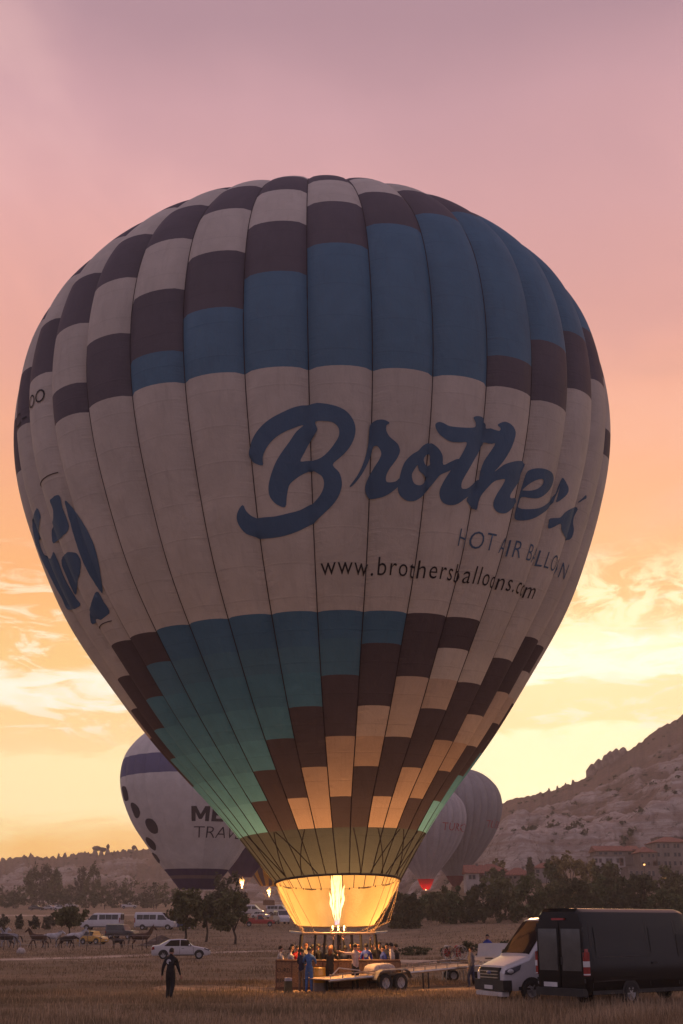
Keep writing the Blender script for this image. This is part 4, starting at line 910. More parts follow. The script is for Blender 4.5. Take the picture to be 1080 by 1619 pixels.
far_balloon('yellow striped balloon peeping out left of the burner scoop, burner alight', 425, 285, 1401, k6, lambda i: [(99, F_yel if i % 2 else F_stripe)], gores=20, flame_h=2.0, light=700, neck=1.4)

# ------------------------------------------------------------------ trees and shrubs
M_bark = material('bark', (.055, .038, .028), rough=.9, var=.35, scale=6, bump=.6, bscale=18)
LEAF = {k: material('leaf_' + k, c, rough=.75, var=.25, scale=.6, trans=.22, island=.42, spec=.2) for k, c in
        dict(olive=(.100, .100, .042), dark=(.062, .068, .034), yellow=(.19, .15, .055), far=(.100, .090, .055), green=(.082, .100, .042)).items()}
def crown_cloud(n, rx, ry, rz, c, seed, leaf, clumps, kind):
    g = np.random.default_rng(seed)
    out = []; C = []
    while len(C) < clumps:
        p = g.uniform(-1, 1, 3); d2 = (p ** 2).sum()
        if d2 > 1: continue
        if kind == 'poplar':
            t = (p[2] + 1) / 2; w = (math.sin(math.pi * min(1, t * .9 + .1)) ** .6) * (1.0 if t < .6 else 1 - (t - .6) * 1.1)
            C.append((p[0] * w, p[1] * w, p[2]))
        else:
            p = p * (0.55 + .45 * d2 ** .5) / max(.3, d2 ** .5) if g.random() < .6 else p
            if kind == 'bush' and p[2] < -.55: p[2] = -.9 + g.random() * .4
            C.append(tuple(p))
    C = np.array(C); cr = g.uniform(.12, .36, len(C))
    if kind != 'poplar': C = C * g.uniform(.72, 1.16, (len(C), 1)) * np.array([1, 1, 1]) + g.normal(0, .05, C.shape)
    ci = g.integers(0, len(C), n)
    dirs = g.normal(size=(n, 3)); dirs /= np.linalg.norm(dirs, axis=1)[:, None]
    rad = g.uniform(.25, 1.1, (n, 1)) * cr[ci][:, None]
    P = (C[ci] + dirs * rad) * np.array([rx, ry, rz]) + np.array(c)
    a = g.normal(size=(n, 3)); a /= np.linalg.norm(a, axis=1)[:, None]
    b = np.cross(a, g.normal(size=(n, 3))); b /= np.linalg.norm(b, axis=1)[:, None]
    sz = leaf * g.uniform(.55, 1.35, (n, 1))
    V = np.stack([P - a * sz, P + b * sz * .55, P + a * sz, P - b * sz * .55], 1).reshape(-1, 3)
    return V, np.arange(4 * n).reshape(n, 4), (C * np.array([rx, ry, rz]) + np.array(c))
def plant(name, label, cat, px, Y, top_py, w_px, kind='round', leafmat='olive', n=1800, seed=1, group=None, trunk=.28, lean=0., base_off=0., depth=None):
    p = on_ground(px, Y); p.z += base_off; s_ = ppm(Y)
    h = px_z(top_py, Y) - p.z; w = w_px / s_
    t = thing(name, label, cat, p, 0, group)
    lf = min(.42, max(.10, 2.0 / (s_ * .632)))
    if kind == 'round': c0, c1 = h * trunk, h
    elif kind == 'poplar': c0, c1 = h * .06, h
    else: c0, c1 = -h * .06, h
    rz = (c1 - c0) / 2; cz = (c0 + c1) / 2
    cl = {'round': 46, 'poplar': 44, 'bush': 42}[kind]
    V, F, C = crown_cloud(n, w / 2 * .92, (depth or w) / 2 * .92, rz * .92, (lean * h, 0, cz), seed, lf, cl, kind)
    cr = fast_mesh('crown', V, F, LEAF[leafmat], t)
    tr = MB(); r0 = max(.05, h * .022)
    top = (lean * h * .8, 0, cz + rz * .3)
    tr.tube([(0, 0, -.2), (lean * h * .15 + .02 * h, 0, c0 * .5 + .1), (lean * h * .5, 0, max(c0, .3) + .2), top], [r0 * 1.3, r0, r0 * .8, r0 * .25], 7)
    rr = random.Random(seed); CC = [tuple(x) for x in C]; rr.shuffle(CC)
    for q_ in CC[:9]:
        z0_ = c0 * .8 + rr.random() * (cz - c0 * .8) * .7 + .1
        x0_ = lean * h * .5 * min(1, z0_ / max(.1, h * .5))
        tr.tube([(x0_, 0, z0_), ((x0_ + q_[0]) * .5, q_[1] * .45, (z0_ + q_[2]) * .5 + .05 * h), q_], [r0 * .5, r0 * .35, r0 * .1], 5)
    tr.build('trunk', M_bark, t, smooth=True)
    return t

G_mid = 'trees standing in the field'
plant('tree', 'small round tree behind the horses, just left of the parked minibus', 'tree', 108, 152, 1432, 60, seed=21, n=2200, group=G_mid, trunk=.40)
plant('tree', 'tallest spreading tree behind the white sedan', 'tree', 292, 150, 1401, 66, seed=22, n=3200, group=G_mid, trunk=.28)
plant('tree', 'slim tree between the two spreading trees behind the sedan', 'tree', 326, 158, 1412, 34, seed=23, n=1700, group=G_mid, trunk=.34, leafmat='dark')
plant('tree', 'spreading tree standing left of the glowing scoop', 'tree', 372, 150, 1409, 68, seed=24, n=3000, group=G_mid, trunk=.26, lean=-.10)
plant('tree', 'broad conical tree hiding the foot of the dotted balloon', 'tree', 357, 205, 1378, 60, kind='bush', seed=25, n=2200, leafmat='far', group=G_mid)
# far left: poplars and bushy trees under the ridge
G_pop = 'poplars under the left ridge'
for k, (px, top, w, Y, lb) in enumerate(((50, 1364, 24, 470, 'left one of the tight poplar clump under the ridge'), (68, 1361, 26, 475, 'middle poplar of the tight clump, tallest one'), (85, 1372, 22, 465, 'right one of the tight poplar clump, shorter'),
                                     (127, 1362, 20, 480, 'left of the two poplars below the rock chimneys'), (145, 1360, 22, 476, 'right of the two poplars below the rock chimneys'))):
    plant('poplar_tree', lb, 'tree', px, Y, top, w * 1.35, kind='poplar', leafmat='far' if k % 2 else 'olive', n=1700, seed=40 + k, group=G_pop)
G_hedge = 'bushy trees along the left field edge'
HED = [(4, 1398, 34, 440), (28, 1399, 30, 452), (104, 1402, 28, 455), (112, 1398, 30, 445), (160, 1396, 34, 450), (180, 1390, 34, 455), (206, 1387, 40, 462), (236, 1391, 34, 440), (262, 1396, 34, 430), (62, 1405, 40, 430), (20, 1412, 44, 405), (90, 1410, 40, 410), (140, 1408, 46, 415), (190, 1406, 44, 420), (230, 1408, 40, 412)]
ORD = 'first second third fourth fifth sixth seventh eighth ninth tenth eleventh twelfth thirteenth fourteenth fifteenth'.split()
HED.sort()
for k, (px, top, w, Y) in enumerate(HED):
    plant('bushy_tree', '%s bushy dark tree from the left edge, under the poplars and ridge' % ORD[k], 'tree', px, Y, top, w * 1.15, kind='bush', leafmat=('far', 'dark', 'olive')[k % 3], n=650, seed=60 + k, group=G_hedge)
for k, (px, Y, top, w, lb) in enumerate(((5, 185, 1446, 18, 'little bare bush at the left edge above the grey horse'), (30, 190, 1446, 14, 'little round bush second from the left edge above the horses'), (54, 190, 1447, 16, 'little round bush left of the small field tree'), (76, 188, 1446, 20, 'low bush touching the left side of the small field tree'))):
    plant('shrub', lb, 'shrub', px, Y, top, w, kind='bush', leafmat='far', n=260, seed=90 + k, group='little shrubs above the horses')
# behind the scoop and along the right side
G_r = 'bushes behind the field on the right'
BUS = [(600, 1412, 52, 205), (628, 1398, 58, 190), (650, 1408, 40, 185), (676, 1407, 50, 215), (702, 1400, 52, 200), (733, 1396, 56, 196), (765, 1389, 64, 192), (800, 1384, 66, 200), (838, 1386, 64, 190), (874, 1384, 62, 196), (905, 1347, 74, 262), (918, 1385, 66, 186), (955, 1378, 70, 196), (990, 1378, 66, 190), (1020, 1373, 60, 200), (1052, 1398, 64, 188), (1085, 1392, 60, 196), (866, 1362, 54, 262), (960, 1360, 54, 240), (1062, 1374, 50, 232), (786, 1372, 40, 250), (840, 1352, 14, 300)]
BUS.sort()
NM = ['bush seen just right of the scoop', 'tall bush right of the suspension wires', 'low bush below the lit red skirt', 'pale bush under the lit red skirt', 'bush under the dark red skirt', 'bush right of the dark red skirt', 'bush beneath the red roofed white house', 'small tree behind the bushes by the red roofed house', 'rounded bush right of the red roofed house', 'dense bush below the cliff foot', 'thin upright tree against the cliff foot', 'tree behind the bushes left of the tallest crown', 'bush left of the white van roof', 'tallest tree of the village edge, standing behind the bushes', 'dense bush above the white van cab', 'bush above the black van tail', 'tree behind the bushes below the low white house', 'bush above the black van, left of the stone building', 'bush in front of the stone building with lit arches', 'low bush at the right above the van roof', 'tree by the far right building', 'bush at the right edge above the van roof']
for k, (px, top, w, Y) in enumerate(BUS):
    plant('bush', NM[k], 'bush', px, Y, top + (5 if Y < 225 else 0), w * 1.08, kind='bush' if w > 20 else 'poplar', leafmat=('olive', 'green', 'dark', 'green', 'yellow')[(k * 7 + 3) % 5 if k % 4 == 1 else k % 4], n=2300 if w > 30 else 600, seed=120 + k, group=G_r)
plant('tree', 'yellowish round tree beside the red roofed house below the cliffs', 'tree', 788, 318, 1357, 36, kind='bush', leafmat='yellow', n=700, seed=170)
for k, (px, Y, h, w, lb) in enumerate(((655, 105, .75, 3.0, 'low green tussock left in the open grass behind the trailer'), (740, 106, 1.0, 1.6, 'green tussock in the open grass above the fans'), (704, 100, .7, .8, 'tiny green tussock in the grass above the red fan'), (804, 96, 1.15, 1.5, 'round green tussock above the white van windscreen'))):
    p = on_ground(px, Y); t = thing('grass_tussock', lb, 'tussock', p, 0, 'green tussocks in the grass')
    V, F, _ = crown_cloud(420, w / 2, w / 2.4, h / 2, (0, 0, h / 2), 200 + k, .13, 26, 'bush'); fast_mesh('leaves', V, F, LEAF['dark'], t)

# ------------------------------------------------------------------ rock chimneys on the ridge
M_tuff = material('tuff_rock', (.27, .19, .15), rough=.95, var=.35, scale=.25, bump=.8, bscale=1.2, spec=.1)
M_cap = material('cap_rock', (.10, .07, .06), rough=.95, var=.3, scale=.4, bump=.6, bscale=1.0, spec=.1)
CH = [(16, 1356, 7, 0, 'small blunt rock knob on the ridge at the left edge'), (40, 1354, 9, 0, 'low rock knob on the ridge above the left poplars'), (50, 1355, 8, 0, 'broad low rock knob right of the first knobs'), (93, 1349, 5, 0, 'narrow rock spike, first of three on the ridge'), (103, 1348, 7, 0, 'rock spike in the middle of three on the ridge'), (113, 1350, 6, 0, 'rounded rock spike, last of three on the ridge'),
      (151, 1338, 10, 1, 'thick fairy chimney with a wide tilted cap'), (161, 1340, 8, 1, 'fairy chimney with a small cap between two bigger ones'), (171, 1335, 8, 2, 'tall pointed fairy chimney with a tiny cap'), (186, 1348, 8, 0, 'low rock knob right of the fairy chimneys'), (198, 1344, 7, 0, 'pointed rock knob left of the mushroom rock'), (211, 1337, 6, 1, 'mushroom shaped rock beside the dotted balloon')]
for k, (px, top, w, kind, lb) in enumerate(CH):
    p = hill_z(px, .985); Y = p.y; s_ = ppm(Y); zt_ = px_z(top, Y); x = px_x(px, Y, zt_)
    t = thing('rock_chimney', lb, 'rock', (x, Y, p.z - 6), 0, 'fairy chimneys on the left ridge')
    h = zt_ - p.z + 6; r0 = w / s_ / 2 * 1.25
    hh = h * (.80 if kind else 1.0)
    pr = [(r0 * 1.5, 0), (r0 * 1.25, hh * .3), (r0 * 1.0, hh * .55), (r0 * (.55 if kind != 1 else .6), hh * .85), (r0 * (.25 if kind != 1 else .5), hh)]
    m_ = MB().lathe(pr, 11, (0, 0, 0)); g_ = random.Random(k)
    m_.v = [(x_ * (1 + (g_.random() - .5) * .3), y_ * (1 + (g_.random() - .5) * .3), z_ + (g_.random() - .5) * .5) for x_, y_, z_ in m_.v]
    m_.build('stem', M_tuff, t, smooth=True)
    if kind: MB().ell((r0 * (.35 if kind == 1 else 0), 0, hh + h * .08), (r0 * (1.15 if kind == 1 else .55), r0 * .8, h * .14), 10, 6, 0, .3, k).build('cap', M_cap, t, smooth=True)
for k, (px, top, w) in enumerate(((906, 1233, 6), (936, 1208, 13), (947, 1200, 13), (957, 1194, 11), (965, 1187, 13), (974, 1184, 14), (985, 1182, 12), (894, 1238, 5), (881, 1242, 4), (868, 1246, 4))):
    p = hill_z(px, .99); zt_ = px_z(top, p.y); h = zt_ - p.z + 7; r0 = w / ppm(p.y) * .8; g_ = random.Random(50 + k)
    t = thing('rock_outcrop', ['rock tooth low on the right hill crest', 'jagged rock at the foot of the crest step', 'second jagged rock up the crest step', 'third jagged rock up the crest step', 'tall rock just below the top of the crest step', 'topmost jagged rock of the crest step', 'rock behind the top of the crest step', 'tiny rock tooth further down the crest', 'tiny dark tooth between the small rocks down the crest', 'lowest tiny rock on the right hill crest'][k], 'rock', (px_x(px, p.y, zt_), p.y, p.z - 7), 0, 'rocks on the right hill crest')
    m_ = MB().lathe([(r0 * 1.6, 0), (r0 * 1.2, h * .5), (r0 * .9, h * .75), (r0 * .4, h * .94), (r0 * .15, h)], 9)
    m_.v = [(x_ * (1 + (g_.random() - .5) * .5), y_ * (1 + (g_.random() - .5) * .5), z_ + (g_.random() - .5) * .9) for x_, y_, z_ in m_.v]
    m_.build('rock_face', M_tuff, t, smooth=True)

# dark scrub dotted over the hills
g = np.random.default_rng(5); Vs = []; Fs = []
for k in range(520):
    px = g.uniform(-40, 1130); t_ = g.uniform(.03, .97); p = hill_z(px, t_)
    r_ = g.uniform(.5, 1.7) * (1.2 if t_ < .4 else .8)
    n = 34; P = g.normal(size=(n, 3)) * np.array([r_, r_, r_ * .6]) * .55 + np.array([p.x, p.y, p.z + r_ * .35])
    a = g.normal(size=(n, 3)) * r_ * .2; b = g.normal(size=(n, 3)) * r_ * .2
    o = len(Vs) * 0 + sum(len(v) for v in Vs)
    Vs.append(np.stack([P - a, P + b, P + a, P - b], 1).reshape(-1, 3)); Fs.append(np.arange(4 * n).reshape(n, 4) + o)
sc_ = fast_mesh('hill_scrub', np.concatenate(Vs), np.concatenate(Fs), LEAF['dark']); sc_['kind'] = 'stuff'; sc_['label'] = 'dark scrub dotted over the rocky hills'

# ------------------------------------------------------------------ village
M_wall = {k: material('plaster_' + k, c, rough=.9, var=.18, scale=.4, bump=.3, bscale=4) for k, c in dict(white=(.36, .32, .30), cream=(.25, .205, .17), stone=(.20, .16, .135), grey=(.24, .21, .195)).items()}
M_roof = material('roof_tile', (.23, .085, .055), rough=.85, var=.3, scale=1.2, bump=.5, bscale=5, vscale=(4, 1, 1))
M_pane = glass_mat('dark_pane', (.02, .018, .022), .15)
M_lit = lamp_mat('lamp_glow', (1, .50, .16), 2.6)
def house(label, px0, px1, y_base, y_eave, Y, depth=8., wall='white', roof='hip', roof_h=1.6, floors=1, nwin=4, rz=0., lit=0):
    p0 = px_x(px0, Y, 15); p1 = px_x(px1, Y, 15); x = (p0 + p1) / 2; zb = px_z(y_base, Y); h = px_z(y_eave, Y) - zb; w = p1 - p0
    zb -= 2.5; h += 2.5
    t = thing('house', label, 'house', (x, Y, zb), rz, 'village houses below the cliffs')
    wl = MB().box((0, depth / 2, h / 2), (w, depth, h)).build('wall', M_wall[wall], t)
    e = .35
    if roof == 'flat':
        MB().box((0, depth / 2, h + .12), (w + .3, depth + .3, .24)).build('roof', M_wall['stone'], t)
    else:
        r = MB(); rl = w * .5 - min(w * .4, depth * .45) if roof == 'hip' else w / 2 + e
        vs = [(-w / 2 - e, -e, h), (w / 2 + e, -e, h), (w / 2 + e, depth + e, h), (-w / 2 - e, depth + e, h), (-rl, depth / 2, h + roof_h), (rl, depth / 2, h + roof_h), (-w / 2 - e, -e, h - .15), (w / 2 + e, -e, h - .15), (w / 2 + e, depth + e, h - .15), (-w / 2 - e, depth + e, h - .15)]
        r.add(vs, [(0, 1, 5, 4), (1, 2, 5), (2, 3, 4, 5), (3, 0, 4), (0, 1, 7, 6), (1, 2, 8, 7), (2, 3, 9, 8), (3, 0, 6, 9), (6, 7, 8, 9)])
        rf = r.build('roof', M_roof, t)
        MB().box((w * .22, depth * .45, h + roof_h * .8), (.6, .6, 1.3)).build('chimney', M_wall['stone'], rf)
    fh = (h - 2.5) / floors
    for fl in range(floors):
        for k in range(nwin):
            wx = -w / 2 + w * (k + .5 + .18 * math.sin(k * 2.7 + fl + px0)) / nwin; wz = 2.5 + fh * (fl + .52); ww, wh = min(.85, w / nwin * .42), min(1.2, fh * .42)
            f_ = MB().box((wx, -.03, wz), (ww + .24, .10, wh + .24)).build('window', M_wall['stone'] if wall != 'stone' else M_wall['cream'], t)
            MB().box((wx, -.075, wz), (ww, .03, wh)).build('pane', M_lit if (lit and fl == 0 and k < lit) else M_pane, f_)
    MB().box((w * .38, -.04, 3.4), (1.0, .1, 2.0)).build('door', M_leather, t)
    return t
house('white house with a red roof, half hidden by the dark mauve balloon', 737, 764, 1394, 1380, 300, 7, 'white', 'gable', 2.0, 1, 3)
house('long red roofed house just behind the white one, below the yellowish tree', 752, 803, 1388, 1377, 312, 9, 'grey', 'hip', 1.9, 1, 5)
house('three storey cream building with red roof at the right edge', 1041, 1098, 1372, 1331, 345, 12, 'cream', 'hip', 1.7, 3, 7)
house('low white house with a row of dark windows above the bushes', 939, 990, 1368, 1354, 330, 8, 'white', 'flat', 1, 1, 6)
house('long reddish house behind the low white one', 945, 1014, 1354, 1345, 352, 9, 'stone', 'gable', 1.6, 1, 6)
house('brown house with red roof left of the three storey building', 1015, 1040, 1372, 1347, 340, 9, 'stone', 'hip', 1.6, 2, 3)
house('stone building with lit ground floor arches under the three storey building', 993, 1076, 1392, 1371, 318, 8, 'stone', 'flat', 1, 1, 9, 0., 0)
house('small grey house under the cliff foot', 846, 884, 1384, 1372, 335, 8, 'grey', 'hip', 1.5, 1, 3)
house('reddish house low among the bushes, left of the tallest tree', 800, 842, 1392, 1383, 305, 8, 'stone', 'hip', 1.8, 1, 4)
house('plain flat house high at the right, behind the three storey building', 1046, 1090, 1336, 1324, 366, 9, 'stone', 'flat', 1, 1, 5)
for k, (px, py, Y, lb) in enumerate(((1020, 1367, 317, 'lit lamp on a post above the stone building'), (1046, 1389, 300, 'left of the two lit lamps low before the stone building'), (1051, 1388.5, 300, 'right of the two lit lamps low before the stone building'))):
    x = px_x(px, Y, 14); z = px_z(py, Y); t = thing('street_lamp', lb, 'lamp', (x, Y, z - 3.5), 0, 'lit lamps in the village')
    MB().tube([(0, 0, 0), (0, 0, 3.4)], [.07, .05], 6).build('pole', M_black, t); MB().ell((0, 0, 3.5), (.27, .27, .22)).build('lamp_globe', M_lit, t, smooth=True)

# ------------------------------------------------------------------ fence beside the horses
M_wood = material('weathered_wood', (.10, .07, .055), rough=.9, var=.35, scale=4, bump=.5, bscale=14, vscale=(1, 1, .3))
ft = thing('paddock_fence', 'wire fence on thin wooden posts in front of the horses', 'fence', on_ground(110, 124))
fb = Vector(ft.location); pts = []
for k, px in enumerate(np.linspace(-60, 246, 15)):
    p = on_ground(px, 124) - fb; h = 1.5 + .12 * math.sin(k * 2.3)
    MB().tube([(p.x, p.y, p.z - .1), (p.x + .05 * math.sin(k), p.y, p.z + h)], [.045, .035], 5).build('post', M_wood, ft); pts.append(p)
for z_ in (.55, 1.0, 1.4): MB().tube([(p.x, p.y - .05, p.z + z_ + .03 * math.sin(i * 1.7)) for i, p in enumerate(pts)], .009, 4).build('wire', M_steel, ft)

# ------------------------------------------------------------------ vehicles: x forward, y left, origin on the ground under the middle
def paint(name, c, rough=.32, metal=0., coat=.6): return material('paint_' + name, c, rough=rough, metal=metal, var=.06, scale=1.2, coat=coat, spec=.5)
P_white = paint('white', (.50, .48, .50)); P_black = material('paint_black', (.006, .006, .007), rough=.14, var=.06, spec=.32); P_silver = paint('silver', (.36, .34, .36), metal=.3)
P_yellow = paint('yellow', (.55, .30, .035)); P_dark = paint('dark', (.035, .032, .038)); P_red = paint('red', (.36, .03, .025)); P_blue = paint('blue', (.05, .08, .20))
M_glass = glass_mat('tinted_glass', (.010, .010, .013), .05)
M_rim = material('wheel_rim', (.34, .33, .34), rough=.4, metal=.6, var=.15)
M_tail = material('tail_light', (.26, .012, .012), rough=.25, var=.2, coat=.5); M_head = material('head_light', (.10, .10, .125), rough=.12, var=.2, coat=.8, spec=.7)
M_plate = material('number_plate', (.55, .54, .55), rough=.5, var=.1); M_trim = material('dark_trim', (.025, .024, .026), rough=.6, var=.3)
WHEELS = {}
def wheel(parent, x, y, r, w=.22, side=1):
    key = (round(r, 3), w, side)
    if key not in WHEELS:
        t = MB().lathe([(r * .62, -w / 2), (r * .93, -w / 2), (r, -w * .32), (r, w * .32), (r * .93, w / 2), (r * .62, w / 2)], 24, axis='Y', cap=False)
        hub = MB(); hub.lathe([(r * .63, 0), (r * .60, side * w * .36), (r * .52, side * w * .30), (.02, side * w * .24)], 24, axis='Y', cap=False)
        for k in range(6):
            a = k * math.pi / 3
            m4 = Matrix.Rotation(a, 4, 'Y'); hub.box((r * .33, side * w * .36, 0), (r * .46, w * .12, r * .13), mat=m4)
        hub.lathe([(r * .14, side * w * .2), (r * .14, side * w * .45), (.01, side * w * .47)], 12, axis='Y', cap=False)
        to = t.build('tyre', M_rubber, None, smooth=40); ho = hub.build('rim', M_rim, None, smooth=30)
        WHEELS[key] = (to.data, ho.data); bpy.data.objects.remove(to); bpy.data.objects.remove(ho)
    a, b = WHEELS[key]
    to = bpy.data.objects.new('wheel', a); COL.objects.link(to); to.parent = parent; to.location = (x, y, r)
    ho = bpy.data.objects.new('rim', b); COL.objects.link(ho); ho.parent = to
    return to

class Car:
    def __init__(s, name, label, cat, loc, heading, L, Wd, prof, belt, tumble, mat, zb=.28, nose=.10, tail=.06, group=None, scale=1.):
        s.t = thing(name, label, cat, loc, heading, group, scale); s.L = L; s.W = Wd; s.pf = np.array(prof); s.belt = belt; s.tu = tumble; s.zb = zb; s.nose = nose; s.tail = tail; s.mat = mat; s.rd = .20 if cat == 'van' else .10
    def zt(s, x): return float(np.interp(x, s.pf[:, 0], s.pf[:, 1]))
    def w(s, x):
        h = s.L / 2; a = max(0, (x - (h - 1.1)) / 1.1); b = max(0, (-x - (h - .7)) / .7)
        return s.W / 2 * (1 - s.nose * a ** 2.2 - s.tail * b ** 2.2)
    def y(s, x, z): return s.w(x) - (s.tu * (z - s.belt) if z > s.belt else .03 * ((s.belt - z) / s.belt) ** 2)
    def body(s):
        h = s.L / 2; xs_ = sorted(set([round(float(v), 3) for v in np.concatenate([np.linspace(-h, h, 37), s.pf[:, 0], [-h + .03, h - .03, -h + .1, h - .1]])]))
        V = []; n = 0
        for x in xs_:
            zt_ = s.zt(x); zbx = s.zb + (.06 if x > h - .15 or x < -h + .1 else 0); W_ = s.w(x)
            cut = .985 if abs(abs(x) - h) < .01 else 1
            zc = zt_ - min(s.rd, (zt_ - zbx) * .12); be = min(s.belt, zc - .04)
            pts = [(s.y(x, zbx) - .05, zbx), (s.y(x, zbx + .1), zbx + .1), (s.y(x, (zbx + be) / 2), (zbx + be) / 2), (s.y(x, be), be), (s.y(x, (be + zc) / 2), (be + zc) / 2), (s.y(x, zc), zc), (s.y(x, zc) - .02 - .1 * (s.rd - .1), zc + (zt_ - zc) * .42), (s.y(x, zc) - .07 - .5 * (s.rd - .1), zc + (zt_ - zc) * .78), (s.y(x, zc) * .78, zt_ - .012), (0, zt_)]
            pts = [(yy * cut, zz) for yy, zz in pts]
            ring = [(x, -yy, zz) for yy, zz in pts] + [(x, yy, zz) for yy, zz in pts[-2::-1]]
            n = len(ring); V += ring
        F = [(i * n + k, i * n + (k + 1) % n, (i + 1) * n + (k + 1) % n, (i + 1) * n + k) for i in range(len(xs_) - 1) for k in range(n)]
        F += [tuple(range(n))[::-1], tuple(range((len(xs_) - 1) * n, len(xs_) * n))]
        return mesh_obj('body', V, F, s.mat, s.t, smooth=28)
    def side(s, name, poly, mat, off=.012, sides=(-1, 1), parent=None, sub=True):
        out = []
        for sd_ in sides:
            pl = []
            for i in range(len(poly)):
                a, b = np.array(poly[i]), np.array(poly[(i + 1) % len(poly)])
                k = max(1, int(np.hypot(*(b - a)) / .3)) if sub else 1
                pl += [tuple(a + (b - a) * j / k) for j in range(k)]
            c = np.mean(pl, axis=0)
            vs = [(x, sd_ * (s.y(x, z) + off), z) for x, z in pl]; inn = [(x + (c[0] - x) * .02, sd_ * (s.y(x, z) - .02), z) for x, z in pl]
            n = len(pl); vs += inn + [(c[0], sd_ * (s.y(*c) + off), c[1])]
            fs = [(i, (i + 1) % n, 2 * n) for i in range(n)] + [(i, (i + 1) % n, n + (i + 1) % n, n + i) for i in range(n)]
            out.append(mesh_obj(name, vs, fs, mat, parent or s.t))
        return out
    def screen(s, name, xa, xb, mat=None, inset=.90, off=.012):
        V = []; xs_ = np.linspace(xa, xb, 6); us_ = np.linspace(-1, 1, 9)
        for x in xs_:
            z0 = s.zt(x); dz_ = (s.zt(x + .02) - s.zt(x - .02)) / .04; nn = Vector((-dz_, 0, 1)).normalized()
            zc = z0 - min(s.rd, (z0 - s.zb) * .12); ww = s.y(x, zc) * inset
            for u in us_:
                crown = .012 + .05 * max(0, abs(u) - .8) * 2
                V.append((x + nn.x * off, u * ww, z0 + nn.z * off - crown * abs(u) ** 2))
        F = [(i * 9 + k, i * 9 + k + 1, (i + 1) * 9 + k + 1, (i + 1) * 9 + k) for i in range(5) for k in range(8)]
        return mesh_obj(name, V, F, mat or M_glass, s.t, smooth=True)
    def wheels(s, xs_, r, w=.22, inset=.0):
        for x in xs_:
            for sd_ in (-1, 1):
                wheel(s.t, x, sd_ * (s.W / 2 - w / 2 + .015 - inset), r, w, sd_)
            arc = [(x + (r + .07) * math.cos(a), r + (r + .07) * math.sin(a)) for a in np.linspace(math.pi, 0, 13)]
            arc = [(a_, max(s.zb - .02, b_)) for a_, b_ in arc]
            s.side('wheel_arch_shade', arc, M_black, .006, sub=False)  # flat dark patch painted for the shade of an uncut wheel recess
    def ends(s, name, boxes, mat, front=True):
        for (y_, z_, wy, wz) in boxes:
            x = (s.L / 2 - .01) * (1 if front else -1)
            MB().box((x, y_, z_), (.06, wy, wz)).build(name, mat, s.t)
    def mirrors(s, x, z, mat=None):
        for sd_ in (-1, 1): MB().ell((x, sd_ * (s.y(x, z) + .12), z), (.07, .12, .11), 8, 6).build('wing_mirror', mat or s.mat, s.t, smooth=True)

def minivan(name, label, loc, heading, mat, L=5.9, Wd=2.0, H=2.6, windows=True, detail=True, group=None, glass=None):
    h = L / 2
    c = Car(name, label, 'van', loc, heading, L, Wd, [(-h, H - .10), (-h + .10, H), (h - 2.2, H), (h - 1.95, H - .05), (h - .95, 1.42), (h - .12, 1.12), (h, .92)], 1.28, .10, mat, .34, .14, .03, group)
    c.body(); c.screen('windscreen', h - 1.90, h - 1.02, inset=.88)
    g_ = glass or M_glass
    c.side('side_window', [(h - 2.55, 1.38), (h - 1.22, 1.38), (h - 1.62, 1.95), (h - 1.82, 2.05), (h - 2.55, 2.05)], g_)
    if windows:
        n = 3
        for k in range(n):
            a = -h + .35 + k * (L - 3.1) / n; b = a + (L - 3.1) / n - .06
            c.side('side_window', [(a, 1.42), (b, 1.42), (b, 2.08), (a, 2.08)], g_)
    c.wheels((h - 1.0, -h + (1.25 if L < 6.5 else 2.0)), .35, .24)
    c.side('sill_trim', [(-h + .25, .36), (h - .5, .36), (h - .5, .47), (-h + .25, .47)], M_trim, .01)
    c.ends('number_plate', [(0, .52, .52, .12)], M_plate, True)
    c.side('tail_light', [(-h + .02, 1.0), (-h + .16, 1.0), (-h + .16, 1.65), (-h + .02, 1.65)], M_tail, .015)
    c.ends('rear_window', [(-.46, 1.75, .78, .75), (.46, 1.75, .78, .75)], g_, False)
    c.mirrors(h - 1.25, 1.5, M_trim)
    return c
def front_of_van(c):
    h = c.L / 2
    # grille, lamps, bumper of the near white van
    MB().box((h - .02, 0, .86), (.10, 1.25, .40)).build('grille', M_black, c.t)
    for z_ in (.74, .84, .94): MB().box((h + .04, 0, z_), (.03, 1.12, .035)).build('grille_bar', M_steel, c.t)
    MB().ell((h + .055, 0, .90), (.02, .16, .06)).build('badge', P_blue, c.t, smooth=True)
    bp = MB(); bp.box((h - .10, 0, .50), (.34, 1.86, .34)); bp.build('bumper', M_trim, c.t)
    MB().box((h + .08, 0, .44), (.02, .52, .12)).build('number_plate', M_plate, c.t)
    MB().box((h - .06, 0, .24), (.26, 1.7, .14)).build('lower_lip', P_white, c.t)
    for sd_ in (-1, 1):
        pl = [(h - .62, 1.16), (h - .06, .98), (h - .03, .86), (h - .25, .84), (h - .56, 1.0)]
        for o in c.side('headlight', pl, M_head, .02, (sd_,)):
            MB().ell((h - .24, sd_ * (c.y(h - .24, .95) + .02), .95), (.13, .03, .07)).build('lamp_bowl', M_plate, o, smooth=True)
    c.side('door_seam', [(h - 2.62, .5), (h - 2.59, .5), (h - 2.59, 2.1), (h - 2.62, 2.1)], M_black, .006, sub=False)
    c.side('door_handle', [(h - 2.5, 1.22), (h - 2.3, 1.22), (h - 2.3, 1.27), (h - 2.5, 1.27)], M_trim, .03, sub=False)
    c.side('door_panel', [(h - 2.55, .55), (h - 1.25, .55), (h - 1.15, 1.05), (h - 1.2, 1.34), (h - 2.55, 1.34)], c.mat, .008)

